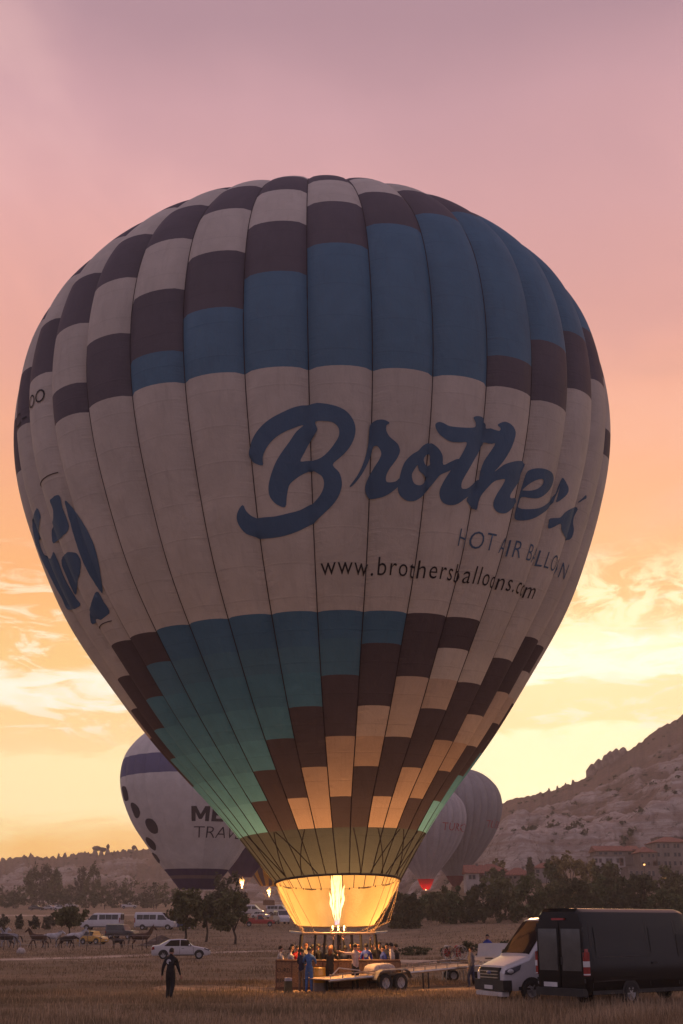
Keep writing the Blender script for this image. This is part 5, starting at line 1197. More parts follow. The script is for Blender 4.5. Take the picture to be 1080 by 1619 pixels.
# black van, seen from its rear corner
hd = R(38)
C1 = on_ground(931, 38.3); hx_, hy_ = math.cos(hd), math.sin(hd)
ctr = (C1.x + hx_ * 3.5 - hy_ * .99, C1.y + hy_ * 3.5 + hx_ * .99, C1.z + .06)
bv = minivan('black_van', 'long glossy black van at the right edge, tail towards us', ctr, hd, P_black, 7.0, 1.99, 2.82, False, glass=material('privacy_glass', (.006, .006, .007), rough=.15, var=.1, spec=.22))
h = 3.5
for sd_ in (-1, 1):
    MB().box((-h - .012, sd_ * .475, 1.42), (.03, .90, 1.95)).build('rear_door', P_black, bv.t)
    MB().box((-h - .03, sd_ * .47, 1.62), (.02, .76, 1.20)).build('rear_door_glass', material('reflective_glass', (.12, .125, .12), rough=.08, metal=.4, var=.1), bv.t)
    MB().box((-h - .04, sd_ * .08, 1.30), (.05, .05, .22)).build('door_handle', M_trim, bv.t)
    for z_ in (.75, 1.5, 2.2): MB().tube([(-h - .03, sd_ * .95, z_ - .06), (-h - .03, sd_ * .95, z_ + .06)], .022, 6).build('hinge', M_trim, bv.t)
    lt = MB().box((-h + .055, sd_ * .965, 1.22), (.20, .09, .66)).build('tail_light', M_tail, bv.t)
    MB().box((-h + .045, sd_ * .975, 1.22), (.205, .09, .16)).build('reverse_lens', M_plate, lt); MB().box((-h + .045, sd_ * .975, .93), (.205, .09, .035)).build('reverse_lens', M_plate, lt)
MB().box((-h - .03, 0, 2.50), (.06, .5, .06)).build('brake_light', M_tail, bv.t)
MB().box((-h - .05, .42, .62), (.02, .54, .13)).build('number_plate', M_plate, bv.t)
MB().box((-h - .04, 0, .42), (.22, 1.9, .22)).build('bumper', M_black, bv.t)
bv.side('panel_crease', [(-h + .35, 1.33), (h - 1.3, 1.33), (h - 1.3, 1.37), (-h + .35, 1.37)], P_black, .018)
bv.side('side_rail', [(-h + .3, .72), (h - 1.3, .72), (h - 1.3, .86), (-h + .3, .86)], P_black, .016)
for k in range(0):
    a = -h + .5 + k * 1.35; bv.side('side_window', [(a, 1.48), (a + 1.27, 1.48), (a + 1.27, 2.2), (a, 2.2)], M_glass, .010)
for xs_ in (-h + .28, -.55, 1.0, h - 2.62): bv.side('door_seam', [(xs_, .55), (xs_ + .022, .55), (xs_ + .022, 2.45), (xs_, 2.45)], M_black, .004, sub=False)
bv.side('slide_rail', [(-h + .6, 1.40), (-.55, 1.40), (-.55, 1.43), (-h + .6, 1.43)], M_trim, .012, sub=False)
bv.side('door_handle', [(-.42, 1.18), (-.20, 1.18), (-.20, 1.24), (-.42, 1.24)], M_trim, .035, sub=False)
for xs_ in (-h + .5, -.4): bv.side('pressed_panel', [(xs_, 1.52), (xs_ + 2.2 if xs_ < -1 else xs_ + 1.25, 1.52), (xs_ + 2.2 if xs_ < -1 else xs_ + 1.25, 2.26), (xs_, 2.26)], P_black, .016)
# white van beyond it, nose to the left
hd = R(180 + 24)
C2 = on_ground(805, 42.6)
ctr = (C2.x - math.cos(hd) * 2.8 - (-math.sin(hd)) * .98 * 1, C2.y - math.sin(hd) * 2.8 - math.cos(hd) * .98, C2.z)
wv = minivan('white_van', 'white van with its nose showing past the black van tail', ctr, hd, P_white, 5.8, 2.02, 2.65, False); front_of_van(wv)

def sedan(name, label, loc, heading, mat, L=4.45, Wd=1.76, H=1.46, cat='car', group=None, hatch=False):
    h = L / 2
    pf = [(-h, .86), (-h + .06, .98), (-h + .55, 1.03), (-h + 1.30, H - .05), (-.1, H), (.35, H - .03), (h - 1.30, .97), (h - .25, .78), (h, .60)]
    if hatch: pf = [(-h, .85), (-h + .08, 1.0), (-h + .45, H - .06), (-.1, H), (.35, H - .03), (h - 1.25, .98), (h - .25, .80), (h, .62)]
    c = Car(name, label, cat, loc, heading, L, Wd, pf, .90, .22, mat, .26, .22, .10, group)
    c.body(); c.screen('windscreen', .45, h - 1.36, inset=.9); c.screen('rear_window', -h + (.62 if not hatch else .12), -h + (1.22 if not hatch else .42), inset=.86)
    c.side('side_window', [(-.05, .94), (h - 1.42, .94), (.50, H - .10), (-.05, H - .075)], M_glass)
    c.side('side_window', [(-h + (.95 if not hatch else .40), .94), (-.12, .94), (-.12, H - .075), (-h + (1.42 if not hatch else .62), H - .11)], M_glass)
    c.wheels((h - .85, -h + .90), .31, .2)
    c.side('tail_light', [(-h + .02, .66), (-h + .24, .70), (-h + .20, .92), (-h + .03, .88)], M_tail, .012)
    c.side('headlight', [(h - .50, .72), (h - .08, .58), (h - .06, .68), (h - .45, .80)], M_head, .012)
    c.ends('number_plate', [(0, .45, .5, .11)], M_plate, True); c.ends('number_plate', [(0, .62, .5, .11)], M_plate, False)
    c.side('door_seam', [(-.10, .36), (-.08, .36), (-.08, .93), (-.10, .93)], M_trim, .005, sub=False); c.side('door_seam', [(h - 1.28, .36), (h - 1.26, .36), (h - 1.30, .92), (h - 1.32, .92)], M_trim, .005, sub=False)
    c.side('door_handle', [(.05, .76), (.22, .76), (.22, .79), (.05, .79)], M_trim, .015, sub=False)
    c.side('sill_trim', [(-h + 1.3, .27), (h - 1.25, .27), (h - 1.25, .33), (-h + 1.3, .33)], M_trim, .008)
    c.mirrors(.62, .98)
    return c
def at_g(px, Y): p = on_ground(px, Y); return (p.x, p.y, p.z)
sedan('white_sedan', 'white sedan parked on the dirt path behind the walking man', at_g(286, 98), R(6), P_white)
sedan('yellow_car', 'yellow car among the horses', at_g(147, 152), R(-24), P_yellow, 3.6, 1.65, 1.5, hatch=True)
def offroad(name, label, loc, heading, mat, L=4.3, H=1.85, open_back=False, cat='car'):
    h = L / 2
    pf = [(-h, 1.0 if open_back else H - .12), (-h + .1, 1.05 if open_back else H), (-.35, 1.05 if open_back else H), (-.3, H), (.42, H - .02), (.85, 1.12), (h - .12, 1.02), (h, .78)]
    c = Car(name, label, cat, loc, heading, L, 1.75, pf, 1.05, .14, mat, .42, .10, .04)
    c.body(); c.screen('windscreen', .46, .80, inset=.88)
    c.side('side_window', [(-.22, 1.10), (.72, 1.10), (.40, H - .12), (-.22, H - .12)], M_glass)
    if not open_back: c.side('side_window', [(-h + .25, 1.12), (-.32, 1.12), (-.32, H - .12), (-h + .25, H - .12)], M_glass); c.ends('rear_window', [(0, 1.45, 1.2, .5)], M_glass, False)
    else:
        for sd_ in (-1, 1): MB().box((-h + .95, sd_ * .80, 1.14), (1.75, .06, .22)).build('bed_side', mat, c.t)
        c.ends('tailgate', [(0, 1.0, 1.5, .5)], mat, False)
    c.wheels((h - .8, -h + .85), .37, .24)
    c.side('headlight', [(h - .28, .74), (h - .04, .74), (h - .04, .92), (h - .28, .94)], M_head, .015); c.side('tail_light', [(-h + .02, .75), (-h + .14, .75), (-h + .14, 1.02), (-h + .02, 1.02)], M_tail, .02)
    c.ends('bumper', [(0, .52, 1.7, .2)], M_trim, True); c.ends('bumper', [(0, .52, 1.6, .18)], M_trim, False); c.ends('number_plate', [(0, .72, .5, .12)], M_plate, False)
    c.mirrors(.72, 1.2, M_trim)
    return c
offroad('dark_jeep', 'dark off road car between the yellow car and the minibuses', at_g(193, 166), R(-20), P_dark, 4.2)
minivan('white_minibus', 'white minibus facing left, with dark windows', at_g(161, 186), R(180 - 8), P_white, 6.0, 2.0, 2.35)
minivan('white_minibus', 'white minibus facing right beside the spreading trees', at_g(246, 186), R(-6), P_white, 6.0, 2.0, 2.45)
sedan('blue_car', 'small blue car half hidden behind the minibus nose and the tree', at_g(284, 190), R(10), P_blue)
offroad('white_pickup', 'small white pickup alone on the far field above the minibuses', at_g(204, 400), R(10), P_white, 5.0, 1.75, True)
for k, (px, lb, m_, r_) in enumerate(((57, 'dark car parked far off, leftmost of three', P_dark, 5), (77, 'pale grey car in the middle of three parked far off', P_silver, 160), (95, 'white car parked far off above the small tree', P_white, 12))):
    sedan('parked_car', lb, at_g(px, 370), R(r_), m_, group='cars parked far off on the left')
sedan('parked_car', 'pale car roof seen between the poplar clumps', at_g(88, 420), R(8), P_white, group='cars by the left tree line'); sedan('parked_car', 'white car right of the poplar clump', at_g(113, 422), R(0), P_white, group='cars by the left tree line')
minivan('white_minibus', 'white minibus under the violet balloon flame', at_g(397, 300), R(-8), P_white, 5.8, 2.0, 2.4)
sedan('pale_car', 'white car right of the minibus under the violet balloon', at_g(412, 268), R(-40), P_white)
offroad('red_pickup', 'red pickup beyond the spreading tree, left of the scoop', at_g(410, 205), R(3), P_red, 5.0, 1.8, True)
sedan('grey_car', 'grey car glimpsed between the two spreading trees', at_g(334, 255), R(0), P_silver)
minivan('white_minibus', 'white van with its front towards us beside the scoop edge', at_g(445, 222), R(-75), P_white, 5.4, 1.95, 2.3)
minivan('white_minibus', 'white van roof just behind the red pickup and scoop', at_g(440, 300), R(-10), P_white, 5.6, 1.95, 2.4)
sedan('silver_car', 'silver car below the lit red skirt', at_g(662, 240), R(5), P_silver); sedan('pale_car', 'white car between the red skirts', at_g(700, 268), R(0), P_white)
wp = offroad('white_pickup', 'white pickup with its tailgate towards us behind the white van nose', at_g(786, 60.5), R(76), P_white, 5.1, 1.8, True)
MB().box((-2.60, .25, 1.02), (.02, .50, .14)).build('number_plate', M_plate, wp.t)
plate_text('06 BH', .40, .08, M_black, wp.t, (-2.615, .25, 1.02), (R(90), 0, R(-90)))
MB().box((-2.59, 0, 1.18), (.03, .34, .05)).build('tailgate_handle', M_trim, wp.t)
for s_ in (-1, 1): MB().box((-2.58, s_ * .80, .98), (.06, .12, .34)).build('tail_light', M_tail, wp.t)

# ------------------------------------------------------------------ people and horses: one skinned body each
SK = {}
def cloth(name, c): return material('cloth_' + name, c, rough=.85, var=.2, scale=9, bump=.3, bscale=22, spec=.2)
def skin_body(name, verts, edges, radii, zones, mats, parent, sub=1, root=0):
    """verts: joints; radii: (rx, ry); zones: material number for each edge"""
    me = bpy.data.meshes.new(name); me.from_pydata([tuple(v) for v in verts], edges, [])
    o = bpy.data.objects.new(name, me); COL.objects.link(o)
    md = o.modifiers.new('skin', 'SKIN'); md.use_smooth_shade = True
    for i, sv in enumerate(me.skin_vertices[0].data):
        sv.radius = radii[i]; sv.use_root = (i == root)
    sb = o.modifiers.new('sub', 'SUBSURF'); sb.levels = sub; sb.render_levels = sub
    dg = bpy.context.evaluated_depsgraph_get()
    out = bpy.data.meshes.new_from_object(o.evaluated_get(dg)); bpy.data.objects.remove(o); bpy.data.meshes.remove(me)
    out.name = name; out.materials.clear()
    for m_ in mats: out.materials.append(m_)
    n = len(out.polygons); c = np.zeros(n * 3, np.float32); out.polygons.foreach_get('center', c); c = c.reshape(-1, 3)
    A = np.array([verts[a] for a, b in edges]); B = np.array([verts[b] for a, b in edges]); AB = B - A
    t = np.clip(((c[:, None] - A) * AB).sum(-1) / np.maximum((AB ** 2).sum(-1), 1e-9), 0, 1)
    dd = np.linalg.norm(c[:, None] - (A + AB * t[..., None]), axis=-1) / np.array([.5 * (radii[a][0] + radii[b][0]) for a, b in edges])
    out.polygons.foreach_set('material_index', np.array(zones)[dd.argmin(1)].astype(np.int32)); out.polygons.foreach_set('use_smooth', np.ones(n, bool)); out.update()
    ob = bpy.data.objects.new(name, out); COL.objects.link(ob); ob.parent = parent
    return ob
SKIN = material('skin', (.36, .20, .14), rough=.6, var=.1, scale=5); M_shoe = material('shoes', (.03, .026, .024), rough=.7, var=.3)
HAIR = material('hair_dark', (.016, .012, .011), rough=.7, var=.4, scale=30); HAIR_R = material('hair_auburn', (.20, .075, .03), rough=.6, var=.4, scale=30)
def person(label, loc, heading, top, bottom, hgt=1.75, arms=None, legs=None, lean=0., hair=None, group=None, longhair=False, sleeve=True, bulk=1.12):
    """faces +x. arms: {1: (elbow, wrist), -1: ...} offsets from the shoulder; legs: {1: (knee, ankle)} offsets from the hip"""
    t = thing('person', label, 'person', loc, heading, group, hgt / 1.75)
    V = []; E_ = []; Rr = []; Z = []
    def v(p, r): V.append(tuple(p)); Rr.append(tuple(x * (bulk if x >= .045 and r != (.042, .028) and p[2] < 1.5 else 1.) for x in (r if hasattr(r, '__len__') else (r, r)))); return len(V) - 1
    def e(a, b, z): E_.append((a, b)); Z.append(z)
    lx = lambda z: lean * max(0, z - .95)
    pel = v((0, 0, .95), (.15, .115)); wa = v((lx(1.10), 0, 1.10), (.145, .105)); ch = v((lx(1.30), 0, 1.30), (.165, .115)); nb = v((lx(1.45), 0, 1.45), (.10, .085)); nk = v((lx(1.52) + .01, 0, 1.53), .055); hd1 = v((lx(1.60) + .02, 0, 1.60), (.075, .085)); hd2 = v((lx(1.68) + .02, 0, 1.69), (.082, .095)); hd3 = v((lx(1.72) + .01, 0, 1.745), (.06, .07))
    e(pel, wa, 0); e(wa, ch, 0); e(ch, nb, 0); e(nb, nk, 2); e(nk, hd1, 2); e(hd1, hd2, 2); e(hd2, hd3, 2)
    for s_ in (1, -1):
        sh = v((lx(1.42), s_ * .175, 1.42), .072); e(nb, sh, 0)
        el, wr = (arms or {}).get(s_, ((-.03, s_ * .06, -.28), (.06, s_ * .07, -.53)))
        S0 = np.array((lx(1.42), s_ * .19, 1.42)); a = v(S0 + np.array(el), .048); b = v(S0 + np.array(wr), .034)
        dirn = np.array(wr) - np.array(el); dirn = dirn / np.linalg.norm(dirn)
        hnd = v(S0 + np.array(wr) + dirn * .09, (.042, .028))
        e(sh, a, 0); e(a, b, 0 if sleeve else 2); e(b, hnd, 2)
    for s_ in (1, -1):
        hp = v((0, s_ * .085, .90), .098); e(pel, hp, 1)
        kn, an = (legs or {}).get(s_, ((.02, s_ * .01, -.42), (-.01, s_ * .02, -.83)))
        H0 = np.array((0, s_ * .09, .90)); k_ = v(H0 + np.array(kn), .068); n_ = v(H0 + np.array(an), .045)
        toe = v(H0 + np.array(an) + np.array((.17, s_ * .02, -.03)), (.042, .032)); e(hp, k_, 1); e(k_, n_, 1); e(n_, toe, 3)
    body = skin_body('body', V, E_, Rr, Z, [top, bottom, SKIN, M_shoe], t)
    # fingers and thumb, each curled on its own
    hands = [i for i in range(len(V)) if Rr[i] == (.042, .028)]
    for hi_ in hands:
        b = next(a for a, c in E_ if c == hi_); p = Vector(V[hi_]); dirn = (p - Vector(V[b])).normalized(); side = dirn.cross(Vector((1, 0, .2))).normalized(); palm = dirn.cross(side)
        fg = MB()
        for k in range(4):
            o_ = side * (.027 - .018 * k); ln = (.062, .072, .068, .05)[k]
            fg.tube([p + o_ + dirn * .01, p + o_ + dirn * (.02 + ln * .6) + palm * .008, p + o_ + dirn * (.02 + ln) + palm * .03], [.010, .009, .007], 5)
        fg.tube([p - dirn * .04 + side * .03, p + side * .055 + dirn * .0 + palm * .015, p + side * .055 + dirn * .04 + palm * .03], [.011, .010, .008], 5)
        fh = fg.build('fingers', SKIN, t, smooth=True); fh['kind'] = 'stuff'
    hx, hz = lx(1.68) + .015, 1.70
    hm = MB(); n = 12
    for j in range(7):
        a = math.pi * .62 * j / 6
        for k in range(n):
            w = 2 * math.pi * k / n; cut = .3 if math.cos(w) > .5 and j > 3 else 1
            hm.v.append((hx - .012 + .105 * math.sin(a) * math.cos(w) * (1 if cut == 1 else .9), .09 * math.sin(a) * math.sin(w), hz + .012 + .112 * math.cos(a) * (1 if cut == 1 else 1) + (.05 if cut != 1 else 0)))
    hm.f = [(j * n + k, (j + 1) * n + k, (j + 1) * n + (k + 1) % n, j * n + (k + 1) % n) for j in range(6) for k in range(n)]; hm.m = [0] * len(hm.f)
    if longhair: hm.tube([(hx - .06, 0, hz + .05), (hx - .11, 0, hz - .10), (hx - .12, 0, hz - .30)], [.08, .10, .06], 8)
    hm.build('hair', hair or HAIR, t, smooth=True)
    MB().ell((hx + .098, 0, 1.655), (.02, .014, .026), 6, 5).build('nose', SKIN, t, smooth=True)
    for s_ in (1, -1):
        MB().ell((hx + .01, s_ * .083, 1.66), (.02, .012, .033), 6, 5).build('ear', SKIN, t, smooth=True)
        MB().ell((hx + .082, s_ * .032, 1.685), (.010, .012, .008), 6, 5).build('eye', HAIR, t, smooth=True)
    MB().ell((hx + .086, 0, 1.612), (.008, .025, .006), 6, 5).build('mouth', material('lips', (.22, .09, .07), rough=.6), t, smooth=True)
    return t
def pg(px, Y, dz=0.): p = on_ground(px, Y); return (p.x, p.y, p.z + dz)
C_black = cloth('black', (.020, .019, .021)); C_blue = cloth('bright_blue', (.05, .12, .30)); C_navy = cloth('navy', (.02, .026, .06)); C_white = cloth('off_white', (.52, .45, .40)); C_red = cloth('red', (.38, .03, .035)); C_royal = cloth('royal_blue', (.035, .06, .30)); C_grey = cloth('grey', (.14, .13, .14)); C_khaki = cloth('khaki', (.16, .11, .08)); C_pink = cloth('pale_shirt', (.46, .36, .34)); C_jean = cloth('jeans', (.035, .045, .085))
walkL = {1: ((.16, .01, -.40), (.10, .02, -.82)), -1: ((-.02, -.01, -.42), (-.30, -.02, -.74))}
w_ = person('man in black walking towards the balloons, pale round mark on his back', pg(268, 47.6), R(84), C_black, C_black, 1.76, bulk=1.35, arms={1: ((-.06, .09, -.28), (.0, .13, -.54)), -1: ((-.02, -.09, -.28), (.08, -.15, -.52))}, legs=walkL)
MB().lathe([(.001, 0), (.085, 0), (.085, .012), (.001, .012)], 14, (0, 0, 0), axis='X').build('back_mark', material('pale_print', (.42, .41, .43), rough=.7, var=.15), w_, loc=(-.165, .05, 1.34))
up = lambda s_: ((.10, s_ * .06, .22), (.12, s_ * .02, .46))
fwd = lambda s_: ((.18, s_ * .08, -.16), (.40, s_ * .02, -.06))
rim_ = lambda s_: ((.10, s_ * .08, -.22), (.30, s_ * .04, -.28))
Gc, Gp = 'ground crew around the basket', 'passengers standing in the basket'
person('crew member in a bright blue overall, back to us, by the basket', pg(488.5, 53.6), R(80), C_blue, C_blue, 1.72, arms={1: rim_(1), -1: rim_(-1)}, group=Gc)
person('crew member in navy and brown beside the blue overall', pg(477, 54.0), R(60), C_navy, C_khaki, 1.66, arms={1: rim_(1), -1: rim_(-1)}, group=Gc)
person('auburn haired person in black leaning over the basket edge', pg(521, 54.2), R(75), C_black, C_black, 1.78, lean=.25, hair=HAIR_R, longhair=True, arms={1: fwd(1), -1: fwd(-1)}, group=Gc)
person('man in a pale shirt and dark trousers, arm stretched out over the basket', pg(562, 54.1, .10), R(120), C_pink, C_black, 1.75, arms={1: ((.16, .18, .0), (.34, .34, .06)), -1: fwd(-1)}, sleeve=False, group=Gc)
person('dark clothed person bending beside the white cover on the trailer', pg(629, 55.4, -.1), R(150), C_black, C_khaki, 1.55, lean=.55, arms={1: fwd(1), -1: fwd(-1)}, group=Gc)
BF = base.z + .12
def rider(px, Y, heading, top, lb, hgt=1.7, dz=0., **kw):
    x = px_x(px, Y, 1.5); return person(lb, (x, Y, BF + dz), heading, top, C_jean, hgt, group=Gp, **kw)
rider(443.5, 55.3, R(10), C_white, 'passenger in a white shirt at the left end of the basket', 1.62, arms={1: rim_(1), -1: rim_(-1)})
rider(459.5, 55.2, R(15), C_white, 'second passenger in white from the left end of the basket', 1.60, arms={1: rim_(1), -1: rim_(-1)})
rider(462, 56.1, R(-30), C_black, 'dark haired passenger behind the second white shirt', 1.68)
rider(470, 55.9, R(-60), C_red, 'passenger in a red top near the left end of the basket', 1.62)
rider(475.5, 56.2, R(-70), C_red, 'passenger in red half hidden behind the navy crew member', 1.58, hair=HAIR_R)
rider(503.5, 56.1, R(180), C_black, 'passenger in black between two uprights, left of the auburn hair', 1.70)
rider(536, 55.7, R(100), C_black, 'pilot in black under the burners with arms raised', 1.78, arms={1: up(1), -1: up(-1)})
rider(556, 56.2, R(200), C_black, 'passenger in black behind the man with the outstretched arm', 1.76)
rider(579, 55.3, R(85), C_royal, 'man in a royal blue shirt with a pale mark on his back', 1.72)
rider(594.5, 55.6, R(120), C_black, 'passenger in black with an arm up at the right end of the basket', 1.75, arms={1: up(1), -1: ((0, -.08, -.27), (.1, -.08, -.5))})
rider(606, 55.4, R(200), C_royal, 'passenger in a blue and white top near the right end', 1.62)
rider(600, 56.2, R(-100), C_grey, 'dark haired passenger behind the raised arm at the right', 1.76)
rider(618.5, 55.5, R(170), C_white, 'passenger in a patterned pale shirt at the right end of the basket', 1.74)
rider(484, 56.3, R(-40), C_grey, 'passenger in grey behind the bright blue overall', 1.70, hair=HAIR_R)
rider(494, 55.6, R(20), C_khaki, 'passenger in a brown jacket right of the blue overall', 1.66)
rider(513, 56.2, R(-80), C_navy, 'passenger in navy just left of the auburn hair, further back', 1.74)
rider(546, 55.4, R(60), C_navy, 'passenger in navy right of the pilot', 1.62)
rider(566, 55.9, R(-120), C_red, 'passenger in red behind the pale shirted man', 1.68, hair=HAIR_R)
rider(587, 56.3, R(-90), C_pink, 'passenger in a pale top behind the royal blue shirt', 1.70)
rider(612, 56.2, R(-110), C_navy, 'passenger in navy between the two pale tops at the right end', 1.72)
rider(626, 56.0, R(160), C_black, 'last passenger at the right end of the basket, in black', 1.70)
MB().lathe([(.001, 0), (.08, 0), (.08, .012), (.001, .012)], 12, axis='X').build('back_mark', MATS['pale_print'], [o for o in bpy.data.objects if o.get('label', '').startswith('man in a royal')][0], loc=(-.16, 0, 1.32))
person('man in a grey shirt and dark trousers walking past the fans', pg(747, 56.6), R(160), C_grey, C_jean, 1.68, legs=walkL, arms={1: ((-.05, .06, -.28), (.08, .08, -.52)), -1: ((.04, -.06, -.28), (.18, -.05, -.50))}, group=Gc)
pb = on_ground(771, 61.0)
person('man in a blue shirt in the bed of the white pickup', (px_x(771, 61.3, 1.5), 61.3, pb.z + .52), R(-100), C_royal, C_jean, 1.60, group=Gc)
for k, (px, Y, lb) in enumerate(((165, 380, 'tiny far figure standing in the field above the minibus'), (243, 385, 'left of two tiny far figures by the far track'), (247, 387, 'right of two tiny far figures by the far track'))):
    person(lb, pg(px, Y), R(40 * k), C_black, C_black, 1.75, group='far figures in the field')

HC = {k: material('coat_' + k, c, rough=.7, var=.25, scale=2, spec=.25) for k, c in dict(bay=(.065, .030, .018), dark=(.022, .014, .011), white=(.42, .40, .41), grey=(.24, .23, .25)).items()}
def horse(label, px, Y, heading, coat, gait=0, head_up=1., sc=1.):
    t = thing('horse', label, 'horse', pg(px, Y), heading, 'horses along the paddock fence', sc)
    V = []; E_ = []; Rr = []; Z = []
    def v(p, r): V.append(tuple(p)); Rr.append(r if hasattr(r, '__len__') else (r, r)); return len(V) - 1
    def e(a, b, z=0): E_.append((a, b)); Z.append(z)
    mid = v((0, 0, 1.12), (.33, .34)); ch = v((.46, 0, 1.14), (.31, .37)); wi = v((.66, 0, 1.28), (.22, .30)); lo = v((-.40, 0, 1.17), (.31, .33)); ru = v((-.70, 0, 1.20), (.29, .33)); dk = v((-.86, 0, 1.16), (.13, .16))
    e(mid, ch); e(ch, wi); e(mid, lo); e(lo, ru); e(ru, dk)
    n1 = v((.90, 0, 1.40 + .14 * head_up), (.12, .20)); n2 = v((1.08, 0, 1.48 + .36 * head_up), (.085, .14)); po = v((1.16, 0, 1.52 + .46 * head_up), (.085, .11)); fa = v((1.34, 0, 1.42 + .40 * head_up), (.075, .095)); mu = v((1.52, 0, 1.28 + .36 * head_up), (.058, .065))
    e(wi, n1); e(n1, n2); e(n2, po); e(po, fa); e(fa, mu)
    ph = [(0, 0, 0, 0), (.32, -.22, .26, -.28), (-.15, .35, -.30, .2)][gait]
    for k, (s_, fx) in enumerate(((1, ph[0]), (-1, ph[1]))):
        sh = v((.55, s_ * .15, .98), (.12, .13)); el = v((.54 + fx * .35, s_ * .16, .78), (.085, .09)); kn = v((.57 + fx * .9, s_ * .16, .47 + abs(fx) * .12), .055); fe = v((.57 + fx * (1.15 if fx > 0 else 1.5), s_ * .16, .14 + abs(fx) * .25), .042); ho = v((.61 + fx * (1.2 if fx > 0 else 1.6), s_ * .16, .04 + abs(fx) * .25), .058)
        e(ch, sh); e(sh, el); e(el, kn); e(kn, fe, 1); e(fe, ho, 1)
    for k, (s_, fx) in enumerate(((1, ph[2]), (-1, ph[3]))):
        hp = v((-.66, s_ * .15, 1.0), (.17, .19)); st = v((-.56 + fx * .4, s_ * .17, .80), (.12, .14)); hk = v((-.80 + fx * .8, s_ * .16, .52 + abs(fx) * .1), .065); fe = v((-.76 + fx * 1.1, s_ * .16, .15 + abs(fx) * .12), .043); ho = v((-.70 + fx * 1.15, s_ * .16, .04 + abs(fx) * .1), .058)
        e(ru, hp); e(hp, st); e(st, hk); e(hk, fe, 1); e(fe, ho, 1)
    skin_body('body', V, E_, Rr, Z, [HC[coat], HC['dark'] if coat in ('bay', 'dark') else HC['grey']], t)
    mm = MB()
    P_ = [Vector(V[wi]) + Vector((0, 0, .2)), Vector(V[n1]) + Vector((-.08, 0, .17)), Vector(V[n2]) + Vector((-.08, 0, .1)), Vector(V[po]) + Vector((-.02, 0, .1))]
    mm.tube(P_, [.05, .075, .07, .04], 6); mane = mm.build('mane', HC['dark'] if coat != 'white' else HC['grey'], t, smooth=True)
    tl = .25 if gait else .08
    MB().tube([(-.92, 0, 1.22), (-1.02 - tl * .5, 0, 1.12), (-1.05 - tl, 0, .82), (-1.04 - tl * 1.2, 0, .52)], [.04, .07, .075, .02], 6).build('tail', HC['dark'] if coat != 'white' else HC['grey'], t, smooth=True)
    er = MB()
    for s_ in (1, -1): er.tube([Vector(V[po]) + Vector((0, s_ * .05, .06)), Vector(V[po]) + Vector((.02, s_ * .06, .22))], [.035, .006], 5)
    er.build('ears', HC[coat], t)
    return t
horse('grey horse at the left edge behind the dark one', 16, 137, R(172), 'grey', 1)
horse('dark horse at the left edge, head cut off by the frame', 6, 133, R(178), 'dark', 2)
horse('white horse at the left edge, mostly outside the frame', -6, 138, R(0), 'white', 0)
horse('bay horse trotting left, alone in front of the white horse', 60, 133, R(180), 'bay', 1, 1.0, .98)
horse('white horse behind the trotting bay horse', 80, 138, R(5), 'white', 0, .2)
horse('low bay horse with lowered head left of the yellow car', 105, 133, R(0), 'dark', 2, -.5, .85)
horse('white horse standing at the back of the yellow car', 117, 141, R(15), 'white', 0, .6)
horse('dark foal in front of the off road car', 185, 132, R(160), 'dark', 0, .1, .72)
horse('tall bay horse standing behind the white sedan, head raised', 222, 131, R(14), 'bay', 0, 1.25, 1.06)
mnd = on_ground(255, 146); mt_ = MB(); 
for j in range(6):
    for k in range(14):
        a = 2 * math.pi * k / 14; r_ = 1.9 * (1 - j / 5.2) * (1 + .25 * noise.noise(Vector((math.cos(a), math.sin(a), j * .7)))); mt_.v.append((r_ * math.cos(a) * 1.5, r_ * math.sin(a), 1.25 * j / 5 - .1 + .12 * noise.noise(Vector((k, j, 3)))))
mt_.f = [(j * 14 + k, j * 14 + (k + 1) % 14, (j + 1) * 14 + (k + 1) % 14, (j + 1) * 14 + k) for j in range(5) for k in range(14)] + [tuple(range(70, 84))]; mt_.m = [0] * len(mt_.f)
tag(mt_.build('earth_mound', material('mound_earth', (.085, .055, .042), rough=.95, var=.4, scale=2, bump=.7, bscale=5), smooth=True, loc=mnd), 'dark heap of earth between the tall bay horse and the tree', 'mound')
st = on_ground(33, 112); tag(MB().ell((0, 0, .2), (.42, .3, .32), 10, 7, 0, .25, 4).build('boulder', material('pale_stone', (.45, .38, .35), rough=.9, var=.2, scale=4, bump=.4), smooth=True, loc=st), 'small pale stone in the grass under the dark horse at the left', 'stone')

